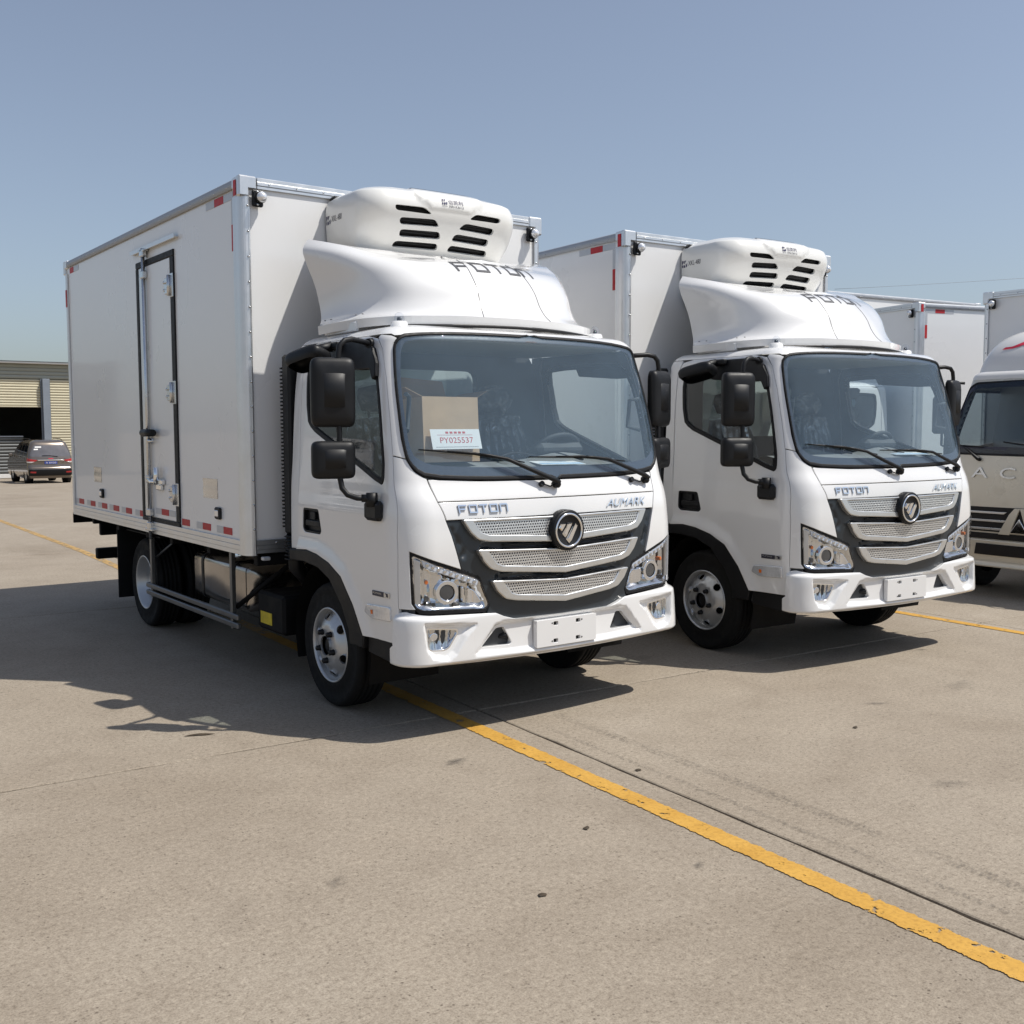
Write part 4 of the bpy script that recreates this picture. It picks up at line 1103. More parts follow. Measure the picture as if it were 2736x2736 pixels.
        def spot(u, v, rad, off, mat, nm_, k=16):
            panel(cab, mir([(u+rad*math.cos(2*math.pi*i/k), v+rad*math.sin(2*math.pi*i/k)) for i in range(k)]), (), off, .03, .03, .004).build(nm_, mat, bz)
        def ringp(u, v, r1, r2, off, mat, nm_, k=20):
            c1 = [(u+r1*math.cos(2*math.pi*i/k), v+r1*math.sin(2*math.pi*i/k)) for i in range(k)]; c2 = [(u+r2*math.cos(2*math.pi*i/k), v+r2*math.sin(2*math.pi*i/k)) for i in range(k)]
            panel(cab, mir(c1), [mir(c2)], off, .03, .02, .004).build(nm_, mat, bz)
        ringp(-.728, .806, .066, .044, -.020, 'chrome', 'projector_ring'); spot(-.728, .806, .040, -.026, 'lens_dark', 'projector')
        spot(-.851, .868, .013, -.030, 'amber', 'turn_bulb', 10); spot(-.854, .779, .018, -.030, 'lens_dark', 'position_bulb', 10)
        panel(cab, mir(rounded([(-.640, .835), (-.560, .805), (-.525, .74), (-.56, .725), (-.64, .745)], .015)), (), -.030, .02, .02, .005, lambda u, v: -.015*math.cos((abs(u)-.58)*40)).build('high_beam', 'chrome', bz)
        strip_ = [(-.882, .992), (-.545, .862), (-.558, .832), (-.872, .955)]
        ls = panel(cab, mir(strip_), (), -.012, .01, .03, .003).build('light_strip', 'led', bz)
        for i in range(9):
            t = (i+.7)/9.4; u = -.872+.322*t; v = .9735-.1275*t; spot(u, v, .0115, -.006, 'reflector', 'light_diode', 8)
        panel(cab, mir([(-.928, 1.000), (-.890, .985), (-.893, .755), (-.924, .755)]), (), -.008, .01, .03, .003).build('reflector_edge', 'silver', bz)
    # upper nose panel, bonnet flap with lettering
    up_ = whole([(0, 1.398), (-.122, 1.398), (-.475, 1.401), (-.757+SEAM, 1.417), (-.754+SEAM, 1.298+SEAM), (0, 1.298+SEAM)])
    panel(cab, up_, (), 0, .022, .04).build('cowl_panel', 'paint', root)
    lo_ = whole([(0, 1.298-SEAM), (-.754+SEAM, 1.298-SEAM), (-.733+SEAM, 1.200), (0, 1.200)])
    flap = panel(cab, lo_, (), 0, .022, .03).build('front_flap', 'paint', root)
    def raise_letters(v2, f2, fn, off, mat, nm_, parent, th=.006):
        mb = MB(); on_surface(cab, v2, f2, fn, off+th, mb)
        on_surface(cab, v2, f2, fn, off, mb)
        # side walls from boundary edges
        cnt = {}
        for f in f2:
            for i in range(len(f)):
                e_ = (f[i], f[(i+1) % len(f)]); k = tuple(sorted(e_)); cnt.setdefault(k, []).append(e_)
        n = len(v2)
        for k, l in cnt.items():
            if len(l) == 1:
                a, b = l[0]; mb.f.append((a, b, b+n, a+n)); mb.sm.append(False); mb.mi.append(0)
        return mb.build(nm_, mat, parent)
    rects, L = wide_word(1.0, .17); v2, f2 = strokes(rects, 0)
    raise_letters(v2, f2, lambda x, y: (-.655+x/L*.295, 1.231+y*.046), .002, 'chrome', 'lettering', flap)
    v2, f2 = text_poly('AUMARK', 1.0, .32); X_ = max(p[0] for p in v2)
    raise_letters(v2, f2, lambda x, y: (.335+x/X_*.325, 1.226+y*.042), .002, 'chrome', 'lettering', flap)
    # grille
    GP = whole([(0, 1.194), (-.728, 1.194), (-.700, 1.108), (-.645, .918), (-.540, .876), (-.484, .716), (-.505, .66), (-.47, .60), (0, .58)])
    def gsc(u, v):
        # side scoops and two recessed air slots between the bars
        a = abs(u); d = sdist([(-.700, 1.172), (-.622, .985), (-.645, .985), (-.708, 1.165)], -a, v); t = -.014*smooth01(.5-d/.02)
        for p in (SLOT1, SLOT2): t -= .020*smooth01(.5-sdist(p, -a, v)/.012)
        return t-.010
    gp_ = panel(cab, GP, (), 0, .03, .026, .004, gsc).build('grille', 'grille', root)
    bars = [(([(0, 1.192), (-.647, 1.198), (-.603, 1.125), (-.560, 1.086), (-.500, 1.073), (0, 1.043)]), [(0, 1.178), (-.580, 1.184), (-.545, 1.126), (-.495, 1.108), (0, 1.079)]),
            (([(0, 1.006), (-.566, 1.031), (-.530, .965), (-.488, .922), (-.428, .903), (0, .865)]), [(0, .994), (-.498, 1.017), (-.453, .952), (-.416, .936), (0, .900)]),
            (([(0, .829), (-.483, .855), (-.450, .795), (-.400, .749), (-.338, .735), (0, .699)]), [(0, .817), (-.408, .842), (-.362, .780), (-.324, .767), (0, .735)])]
    for o_, i_ in bars:
        po = dedupe(rounded_keep(whole(o_))); pi_ = whole(i_)
        br = panel(cab, po, [pi_], .026, .045, .022, .006).build('grille_bar', 'silver', gp_)
        panel(cab, offset(pi_, -.004), (), .016, 0, .035, 0).build('grille_mesh', 'perforated', gp_)
    # slatted inserts behind the slots
    sl_ = MB()
    for vv in (1.040, 1.020, .850, .832): 
        a = [Vector(cab(-.40+.8*i/16, vv+(.008*abs(i-8)/8)))+normal(cab, -.40+.8*i/16, vv)*-.010 for i in range(17)]
        sl_.tube(a, .005, 6)
    sl_.build('grille_slats', 'black', gp_)
    # emblem
    E0 = Vector((0, -1.100, 1.110))
    eb = MB().lathe([(.05, .118), (-.002, .118), (-.010, .112), (-.012, .098), (-.006, .092), (-.006, 0)], E0, 'y', 48, mi=0)
    em = eb.build('emblem', 'black', gp_)
    MB().lathe([(-.012, .100), (-.016, .096), (-.014, .089), (-.008, .088)], E0, 'y', 48).build('emblem_ring', 'chrome', em)
    def chev(pts, nm_='emblem_blade'):
        n = len(pts); cx = sum(p[0] for p in pts)/n; cz = sum(p[1] for p in pts)/n
        vs = [(E0.x+x, E0.y-.007, E0.z+z) for x, z in pts]+[(E0.x+cx+(x-cx)*.72, E0.y-.016, E0.z+cz+(z-cz)*.80) for x, z in pts]
        fs = [tuple(range(n, 2*n))]+[(i, (i+1) % n, (i+1) % n+n, i+n) for i in range(n)]
        mb = MB().add(vs, fs); cc = Vector((E0.x+cx, E0.y, E0.z+cz)); out = []
        for f in mb.f:
            P = [Vector(mb.v[i]) for i in f]; nn = (P[1]-P[0]).cross(P[2]-P[0]); out.append(f if nn.dot(sum(P, Vector())/len(P)-cc) > 0 else f[::-1])
        mb.f = out; mb.build(nm_, 'chrome', em)
    # three slanted blades of a downward triangle
    chev([(-.021, .041), (-.058, .041), (-.074, .016), (-.057, -.004), (-.040, .016)])
    chev([(.027, .044), (-.011, .043), (-.021, .018), (-.048, -.018), (-.026, -.040), (-.010, -.012), (.019, .031)])
    chev([(.048, .045), (.032, .023), (-.021, -.049), (.003, -.074), (.014, -.062), (.066, .025)])
    # windscreen
    sealp = panel(cab, ws, [offset(ws, .022)], .010, .03, .04, .006).build('windscreen', 'rubber', root)
    panel(cab, offset(ws, .018), (), .002, 0, .10, 0).build('glass', 'windshield', sealp)
    inn = offset(ws, .018); fr_in = whole([(0, 2.205), (-.342, 2.205), (-.615, 2.198), (-.755, 2.185), (-.800, 2.165), (-.838, 2.10), (-.846, 1.90), (-.838, 1.65), (-.815, 1.56), (-.760, 1.512), (-.70, 1.492), (-.475, 1.478), (-.122, 1.475), (0, 1.475)])
    panel(cab, inn, [chaikin(fr_in, 1)], -.004, 0, .07, 0).build('glass_border', 'ink', sealp)
    # wipers
    for (a, b, c, d, p2) in (((-.779, 1.576), (-.486, 1.550), (-.316, 1.512), (-.023, 1.372), (-.115, 1.372)), ((-.166, 1.526), (.183, 1.521), (.367, 1.497), (.677, 1.372), (.560, 1.372))):
        q = lambda uv, o_: Vector(cab(*uv))+normal(cab, *uv)*o_
        w_ = MB().tube([q(d, .006), q(d, .040), q((d[0]-.03, d[1]+.014), .045), q(c, .040), q(((b[0]+c[0])/2, (b[1]+c[1])/2+.004), .030), q(b, .024)], [.017, .017, .015, .010, .006, .005], 8)
        w_.lathe([(0, .022), (-.035, .022), (-.045, .014), (-.046, 0)], q(d, .0)+Vector((0, .0, 0)), 'y', 14)
        wp = w_.build('wiper', 'black', root)
        e_ = (b[0]+(b[0]-a[0])*.98, b[1]+(b[1]-a[1])*.9-.03)
        pts = [a]+[(a[0]+(e_[0]-a[0])*t, a[1]+(b[1]-a[1])*min(1, 2*t)+(e_[1]-b[1])*max(0, 2*t-1)) for t in (.25, .5, .75, 1)]
        bl = MB().tube([q(p, .014) for p in pts], [.004, .007, .009, .007, .004], 6).tube([q(p, .024) for p in pts[1:4]], [.003, .008, .003], 6); bl.build('wiper_blade', 'rubber', wp)
        nz = MB().tube([q(p2, .0), q(p2, .022)], .016, 10).tube([q(p2, .018), q(((p2[0]+d[0])/2, p2[1]-.018), .02), q(d, .018)], .0045, 6); nz.build('washer_nozzle', 'black', wp)
    # roof clearance lamps
    for sx in (-1, 1):
        b_ = MB().lathe([(-.02, .055), (.012, .046), (.016, .036), (.016, 0)], (sx*.735, -.475, 2.288), 'z', 16).build('roof_lamp', 'paint', root)
        MB().lathe([(0, .030), (.026, .029), (.042, .022), (.050, .010), (.051, 0)], (sx*.735, -.475, 2.303), 'z', 16).build('lamp_lens', 'lens', b_)
        MB().lathe([(0, .016), (.022, .014), (.026, 0)], (sx*.735, -.475, 2.303), 'z', 10).build('lamp_bulb', 'lens_dark', b_)
    # mirrors: tube frame, big and small head, bracket; and the look-down mirror over the door
    for sx in (-1, 1):
        def P(x, y, z): return Vector((sx*x, y, z))
        arm = [P(.955, -.52, 2.165), P(1.03, -.56, 2.172), P(1.10, -.585, 2.178), P(1.15, -.60, 2.168), P(1.18, -.60, 2.14), P(1.19, -.60, 2.09), P(1.19, -.60, 1.78), P(1.19, -.605, 1.42), P(1.185, -.615, 1.37), P(1.165, -.64, 1.335), P(1.125, -.67, 1.318), P(1.075, -.69, 1.315)]
        mr = MB().tube(arm, .0155, 12).build('mirror_frame', 'black', root)
        bk = MB().box((sx*1.0, -.76, 1.19), (sx*1.055, -.60, 1.30), .020)
        bk.tube([P(1.05, -.70, 1.27), P(1.05, -.70, 1.345)], [.034, .032], 14).tube([P(1.05, -.70, 1.315), P(1.10, -.675, 1.316)], .022, 10); bk.build('mirror_bracket', 'black', mr)
        tb = MB().tube([P(.93, -.50, 2.165), P(.97, -.53, 2.166)], [.035, .025], 10); tb.build('upper_bracket', 'black', mr)
        ax = Vector((-sx*-.95*1, .31, 0)).normalized()   # outward along the head's width
        ax = Vector((sx*.95, .31, 0)).normalized(); nn = Vector((sx*.31, -.95, 0)).normalized()
        for (zc, hh, hw, oc) in ((1.888, .188, .120, .030), (1.524, .103, .118, .032)):
            c = P(1.19, -.60, zc)+ax*oc
            hm = MB(); rows = []
            for (sc, dep) in ((.93, -.038), (1.0, -.030), (1.0, .0), (.965, .016), (.86, .026), (.70, .034), (.40, .038), (.02, .039)):
                row = []
                for k in range(36):
                    t = 2*math.pi*k/36; cx = abs(math.cos(t))**.28*math.copysign(1, math.cos(t)); cz = abs(math.sin(t))**(.28 if hh < .15 else .22)*math.copysign(1, math.sin(t))
                    row.append(tuple(c+ax*hw*sc*cx+Vector((0, 0, hh*sc*cz))+nn*dep))
                rows.append(row)
            hm.grid(rows, True, True, flip=(sx < 0))
            # clamp hump round the tube
            z0, z1 = zc-hh*.42, zc+hh*.52
            hump = []
            for z, k in ((z0-.012, .2), (z0, 1), (z1, 1), (z1+.012, .2)):
                hump.append([tuple(P(1.19, -.60, z)+ax*(.028-.072*math.cos(a))+nn*(.010+.036*k*math.sin(a)**.6)) for a in [math.pi*j/10 for j in range(11)]])
            hm.grid(hump, True, flip=(sx > 0))
            hm.build('mirror_head', 'black', mr)
            g_ = MB(); row = []
            for k in range(36):
                t = 2*math.pi*k/36; cx = abs(math.cos(t))**.28*math.copysign(1, math.cos(t)); cz = abs(math.sin(t))**.25*math.copysign(1, math.sin(t)); row.append(tuple(c+ax*hw*.90*cx+Vector((0, 0, hh*.92*cz))-nn*.034))
            g_.add(row, [tuple(range(36))]); g_.build('mirror_glass', 'chrome', mr)
        if sx < 0:
            lk = MB(); rows = []
            c = Vector((-1.11, -.06, 2.105)); a1 = Vector((-.30, .95, -.22)).normalized(); a2 = Vector((-.90, -.22, .36)).normalized(); a3 = a1.cross(a2).normalized()
            if a3.z < 0: a3 = -a3
            for sc, dep in ((.80, -.05), (.95, -.03), (1, 0), (.96, .018), (.85, .030), (.6, .040), (.02, .044)):
                rows.append([tuple(c+a1*.145*sc*abs(math.cos(t))**.45*math.copysign(1, math.cos(t))+a2*.082*sc*abs(math.sin(t))**.5*math.copysign(1, math.sin(t))+a3*dep) for t in [2*math.pi*k/32 for k in range(32)]])
            lk.grid(rows, True, True, flip=False)
            lk.tube([(-.985, -.12, 2.17), (-1.06, -.10, 2.16), (-1.11, -.04, 2.12)], [.030, .022, .020], 8); lk.box((-.955, -.21, 2.155), (-1.0, -.05, 2.195), .008)
            lk.build('look_down_mirror', 'black', root)
    # intake duct behind the cab
    dc = MB().box((-1.0, .455, 1.02), (-.93, .56, 2.16), .015)
    for k in range(44): dc.box((-1.004, .556, 1.06+.0235*k), (-.935, .578, 1.071+.0235*k), .002)
    dc.tube([(-.965, .50, 1.02), (-.93, .54, .80), (-.80, .55, .66)], [.045, .05, .05], 10)
    for k in range(7): dc.lathe([(-.006, .050), (0, .062), (.006, .050)], (-.962, .503, .86+.024*k), 'z', 14)
    dc.build('air_intake', 'black', root)
    # ------------ bumper
    BT = whole([(0, .626), (-.32, .630), (-.392, .652), (-.44, .676), (-.897, .708), (-.985, .716), (-1.02, .712), (-1.085, .700), (-1.09, .545), (-1.085, .53), (-1.13, .512), (-1.13, .428), (-1.03, .418), (-.897, .412), (-.5, .402), (0, .398)])
    FOG = [(-.824, .626), (-.647, .606), (-.642, .585), (-.691, .508), (-.718, .496), (-.793, .502), (-.808, .532)]
    FREC = [(-.842, .645), (-.560, .622), (-.612, .572), (-.668, .482), (-.705, .452), (-.780, .468), (-.815, .515)]
    TRI = [(-.513, .491), (-.425, .588), (-.381, .590), (-.334, .498), (-.345, .488)]
    PREC = whole([(0, .618), (-.395, .618), (-.440, .606), (-.548, .462), (-.30, .452), (0, .445)])
    def brel(u, v):
        a = -abs(u)
        t = -.026*smooth01(.5-sdist(PREC, a, v)/.030) if v < .66 else 0
        t -= .030*smooth01(.5-sdist(FREC, a, v)/.030)
        t += .010*smooth01((.70-v)/.03)*smooth01((v-.655)/.03)*smooth01((abs(u)-.40)/.06)*0
        t -= .018*smooth01((.435-v)/.03)
        t -= .03*smooth01((v-.672)/.035)
        return t
    bp = panel(bumper_s, BT, [rounded(FOG, .012), flip(rounded(FOG, .012)), rounded(TRI, .012), flip(rounded(TRI, .012))], 0, .05, .0125, .003, brel)
    bmp = bp.build('bumper', 'paint', root)
    MB().box((-.60, -.98, .43), (.60, -.90, .66), .02).build('bumper_beam', 'chassis', bmp)
    MB().box((-.60, -1.02, .60), (.60, -.85, .69), .02).build('under_grille', 'chassis', root)
    for sx in (-1, 1):
        mir = (lambda p: p) if sx < 0 else flip
        fg = panel(bumper_s, mir(rounded(offset(FOG, .004), .012)), (), -.034, 0, .02, 0).build('fog_lamp', 'lens', bmp)
        panel(bumper_s, mir(rounded(offset(FOG, -.010), .012)), (), -.046, 0, .014, 0, lambda u, v: -.016*math.exp(-((abs(u)-.735)**2+(v-.56)**2)/.004)+.006*math.sin(u*170)).build('fog_reflector', 'reflector', fg)
        panel(bumper_s, mir([(-.765+.022*math.cos(2*math.pi*k/12), .572+.022*math.sin(2*math.pi*k/12)) for k in range(12)]), (), -.050, .02, .02, .004).build('fog_bulb', 'chrome', fg)
        panel(bumper_s, mir(rounded(offset(FOG, -.004), .012)), [mir(rounded(offset(FOG, .006), .012))], -.031, .02, .03, .002).build('fog_frame', 'chrome', fg)
        panel(bumper_s, mir(offset(TRI, -.02)), (), -.085, 0, .05, 0).build('tow_recess', 'black', bmp)
        hk = MB().tube([(sx*.43, -1.00, .53), (sx*.40, -1.03, .535), (sx*.37, -1.02, .52)], .016, 8); hk.build('tow_hook', 'black', bmp)
    pl = MB()
    def plate(u, v): return (u, -1.094, v)
    slots = [rounded([(a-.016, b-.011), (a+.016, b-.011), (a+.016, b+.011), (a-.016, b+.011)], .004) for a in (-.083, .083) for b in (.578, .478)]
    panel(plate, rounded([(-.222, .449), (.222, .449), (.222, .606), (-.222, .606)], .008), slots, 0, .03, .06, .0015, mb=pl, flat=True)
    pt = pl.build('number_plate_holder', 'paint', bmp)
    MB().box((-.2, -1.075, .46), (.2, -1.07, .596)).build('plate_backing', 'black', pt)
    for a in (-.11, .11):
        for b in (.582, .478): MB().lathe([(0, .005), (-.001, .005), (-.001, 0)], (a, -1.0945, b), 'y', 8).build('plate_screw', 'ink_grey', pt)
    interior(root)
    deflector(root); refrigeration(root)
    cargo_box(root, 1.1995, .6938, 5.0305, .873, 3.277)
    # ------------ chassis and running gear
    fr = MB()
    for sx in (-1, 1): fr.box((sx*.33, -.85, .56), (sx*.40, 4.90, .76), .01)
    for y in (.75, 1.6, 2.4, 3.0, 3.8, 4.6): fr.box((-1.12, y-.03, .80), (1.12, y+.03, .872), .005)
    for sx in (-1, 1): fr.box((sx*.33, .72, .765), (sx*.40, 4.98, .80), .004)
    for y in (.4, 1.4, 2.6, 4.2): fr.box((-.33, y-.04, .60), (.33, y+.04, .72), .01)
    fr.tube([(-.80, 0, .40), (.80, 0, .40)], .05, 10).tube([(-.80, 3.355, .38), (.80, 3.355, .38)], .07, 12)
    fr.lathe([(-.14, .05), (-.10, .15), (.10, .15), (.14, .05)], (0, 3.355, .38), 'x', 16)
    fr.box((-.30, -.75, .42), (.30, .70, .98), .04); fr.tube([(0, .6, .55), (0, 3.2, .45)], .045, 10)
    for sx in (-1, 1):
        for k in range(4): fr.box((sx*.40, 2.75+.1*k, .50-.03*k), (sx*.47, 3.95-.1*k, .515-.03*k+.01), .003)
    fr.build('chassis', 'chassis', root)
    for sx in (-1, 1):
        wheel_parts(root, sx*.965, 0, .381, sx, 'front'); wheel_parts(root, sx*1.035, 3.355, .381, sx, 'rear')
        mf = MB().box((sx*.52, 4.05, .16), (sx*1.06, 4.062, .86), .004).build('mud_flap', 'rubber', root)
        MB().box((sx*.50, 3.30-.45, .80), (sx*1.06, 4.05, .815), .003).build('wheel_cover', 'chassis', root)
    MB().box((-1.0, 4.94, .42), (1.0, 5.02, .525), .01).build('under_run_bar', 'chassis', root)
    for sx in (-1, 1): MB().box((sx*.55, 4.90, .50), (sx*.62, 4.98, .80), .01).build('bar_bracket', 'chassis', root)
    for sx in (-1, 1): MB().box((sx*.62, 4.80, .665), (sx*1.0, 4.86, .79), .008).build('lamp_bracket', 'chassis', root)
    # side guards
    for sx in (-1, 1):
        X = sx*1.10; g_ = MB()
        for z in (.385, .325): g_.box((X-sx*.03, 1.13, z-.008), (X, 3.12, z+.030), .006)
        sg = g_.build('side_guard', 'guard', root)
        for y0 in (1.255, 3.0): MB().box((X-sx*.045, y0, .30), (X-sx*.012, y0+.036, .874), .004).build('guard_post', 'guard', sg)
        MB().tube([(X-sx*.05, 3.02, .62), (sx*.85, 2.80, .86)], .010, 8).build('brace', 'guard', sg); MB().tube([(X-sx*.05, 1.27, .45), (sx*.7, .95, .82)], .018, 8).build('brace', 'chassis', sg)
    # fuel tank
    rows = []
    prof = rounded([(-.99, .405), (-.99, .745), (-.50, .745), (-.50, .405)], .06, 5)
    for y, s_ in ((1.22, .02), (1.22, .90), (1.235, .97), (1.26, 1), (2.25, 1), (2.275, .97), (2.29, .90), (2.29, .02)): rows.append([(-.745+(x+.745)*s_, y, .575+(z-.575)*s_) for x, z in prof])
    tk = MB().grid(rows, True, True, flip=True).build('fuel_tank', 'tank', root)
    for y in (1.45, 2.08):
        st_ = MB(); rw = []
        for yy in (y-.022, y+.022): rw.append([(-.745+(x+.745)*1.012, yy, .575+(z-.575)*1.016) for x, z in prof])
        st_.grid(rw, False, True, flip=True); st_.build('tank_strap', 'black', tk)
    MB().lathe([(0, .05), (.03, .05), (.04, .04), (.04, 0)], (-.80, 1.80, .742), 'z', 14).build('tank_cap', 'chrome', tk)
    bb = MB().box((-1.0, .60, .34), (-.55, 1.02, .60), .02).build('battery_box', 'chassis', root)
    MB().box((-1.003, .78, .385), (-.999, .96, .465)).build('warning_sticker', 'yellow_label', bb)
    MB().box((-1.12, .62, .845), (-1.07, .66, .868), .004).build('hose_clip', 'white_tape', root)
    return root
ARCHP = [(-1.30, .40), (-1.387, .526), (-1.491, .691), (-1.626, .837), (-1.776, .903), (-1.935, .940), (-2.33, .94), (-2.33, .40)]
SLOT1 = [(0, 1.042), (-.42, 1.066), (-.52, 1.066), (-.54, 1.040), (0, 1.008)]
SLOT2 = [(0, .863), (-.35, .895), (-.42, .900), (-.44, .865), (0, .830)]
def rounded_keep(p):
    """round only sharp interior corners of a bar outline slightly"""
    return rounded(p, .012, 2)

# ---------------------------------------------------------------- the parked trucks
t1 = fridge_truck()
t1['label'] = 'nearest white refrigerated truck with a carton and paper sheet behind its windscreen'; t1['category'] = 'truck'; t1['group'] = 'white refrigerated trucks parked side by side'
t2 = copy_tree(t1); t2.location = (3.053, -.240, 0); t2.rotation_euler = (0, 0, R(-3.2))
for ch in t2.children:
    if ch.name.split('.')[0] in ('cargo_box', 'side_door', 'refrigeration_unit'): ch.location.z -= .038   # this body sits a little lower on its frame
t2['label'] = 'second white refrigerated truck, standing between the nearest truck and the beige truck'
def plain_truck(loc, rz, sc, label):
    t = copy_tree(t1, None, ('wind_deflector', 'refrigeration_unit', 'look_down_mirror')); t.name = 'box_truck'; t.location = loc; t.rotation_euler = (0, 0, rz); t.scale = (sc,)*3
    t['label'] = label; t['group'] = 'plain box trucks in the back row'
    return t
def put_corner(corner, th, sc):
    """truck origin from where its left front box corner stands"""
    lx, ly = 1.1995*sc, .6938*sc; c, s = math.cos(th), math.sin(th); return (corner[0]-(c*lx-s*ly), corner[1]-(s*lx+c*ly), 0)
th = R(-103); plain_truck(put_corner((8.44, 2.17), th, 1.0), th, 1.0, 'plain white box truck behind the second truck, its grey box front towards the left')
th = R(-96); plain_truck(put_corner((9.5, 5.5), th, 1.2), th, 1.2, 'taller white box truck farthest back, only its long top edge showing')

t5 = copy_tree(t1); t5.location = (-16.2, 28.5, gslope(29)); t5.rotation_euler = (0, 0, R(4)); t5['label'] = 'white refrigerated truck left of the frame, mirrored in the side window of the nearest truck'
# ---------------------------------------------------------------- things behind the windscreens
def carton():
    r_ = empty('carton', (-.505, -.505, 1.497), R(4), label='open brown carton behind the windscreen of the nearest truck', category='carton')
    r_.rotation_euler = (R(-3), 0, R(4)); w, d, h, t = .20, .15, .37, .004
    for nm_, a, b in (('side_panel', (-w, -d, 0), (w, -d+t, h)), ('side_panel', (-w, d-t, 0), (w, d, h)), ('side_panel', (-w, -d+t, 0), (-w+t, d-t, h)), ('side_panel', (w-t, -d+t, 0), (w, d-t, h)), ('bottom_panel', (-w, -d, -t), (w, d, 0))):
        MB().box(a, b).build(nm_, 'card', r_)
    def fl(a, b, c, d_): # flap quad with thickness
        A = [Vector(p) for p in (a, b, c, d_)]; n = (A[1]-A[0]).cross(A[3]-A[0]).normalized()*.002
        MB().add([tuple(p-n) for p in A]+[tuple(p+n) for p in A], [(3, 2, 1, 0), (4, 5, 6, 7), (0, 1, 5, 4), (1, 2, 6, 5), (2, 3, 7, 6), (3, 0, 4, 7)]).build('flap', 'card_in', r_)
    fl((-w, d, h), (w, d, h), (w-.01, d+.03, h+.12), (-w+.04, d+.02, h+.14)); fl((w, -d, h), (w, d, h), (w+.09, d-.02, h+.04), (w+.09, -d+.02, h+.04)); fl((-w, d, h), (-w, -d, h), (-w-.10, -d+.02, h+.05), (-w-.10, d-.02, h+.05))
    return r_
carton()
def paper_sheet():
    r_ = empty('paper_sheet', (-.487, -.700, 1.575), R(2), label='white printed sheet leaning on the carton in the nearest truck', category='paper')
    r_.rotation_euler = (R(-16), 0, R(3))
    rows = [[(-.175+.35*i/8, 0.0, .118*j/4) for i in range(9)] for j in range(5)]
    MB().grid(rows, True).build('sheet', 'paper', r_)
    def S(u, v): return (u, -.001, v)
    def lay(txt, u0, v0, w, h, mat):
        v2, f2 = text_poly(txt, 1.0); X_ = max(p[0] for p in v2); MB().add([(u0+x/X_*w, -.0009, v0+y*h) for x, y in v2], f2).build('print', mat, r_)
    lay('PY025537', -.115, .036, .235, .034, 'red_ink')
    for k in range(5): MB().box((-.07+.03*k, -.0009, .092), (-.05+.03*k, -.0006, .104)).build('print', 'red_ink', r_)
    MB().box((-.13, -.0009, .083), (.12, -.0006, .0845)).build('print', 'red_ink', r_); MB().box((-.150, -.0009, .012), (.15, -.0006, .0135)).build('print', 'ink_grey', r_)
paper_sheet()
def booklet(loc, rz, truck_z, label, tilt):
    r_ = empty('booklet', loc, rz, label=label, category='booklet'); r_.rotation_euler = (tilt, 0, rz)
    MB().box((-.15, -.10, 0), (.15, .10, .004), .001).build('cover', 'paper', r_)
    MB().box((-.14, -.09, .0042), (.14, -.02, .0048)).build('cover_print', 'paper_blue', r_); MB().box((-.10, .03, .0042), (.08, .05, .0048)).build('cover_print', 'paper_blue', r_)
booklet((.24, -.70, 1.479), R(-14), 1, 'blue and white booklet lying on the dashboard of the nearest truck', R(4))
p_ = Matrix.Rotation(R(-3.2), 4, 'Z') @ Vector((.50, -.68, 1.488)); booklet((3.053+p_.x, -.240+p_.y, p_.z), R(-24), 1, 'white leaflet lying on the dashboard of the second truck', R(4))
def cable(loc, rz, label):
    pts = []
    for k in range(41):
        t = k/40; a = R(200)*t+R(-10); pts.append((.28*math.cos(a)-.03*math.sin(3*a), .13*math.sin(a)+.01, .004+.05*math.sin(math.pi*t)*(.4+.6*math.sin(2.2*a)**2)))
    o = MB().tube(pts, .006, 6).build('cable', 'rubber', None, label=label, category='cable'); o.location = loc; o.rotation_euler = (0, 0, rz)
cable((.20, -.62, 1.492), R(-4), 'black cable looped over the dashboard of the nearest truck')
p_ = Matrix.Rotation(R(-3.2), 4, 'Z') @ Vector((.22, -.62, 1.492)); cable((3.053+p_.x, -.240+p_.y, p_.z), R(-8), 'black cable looped over the dashboard of the second truck')

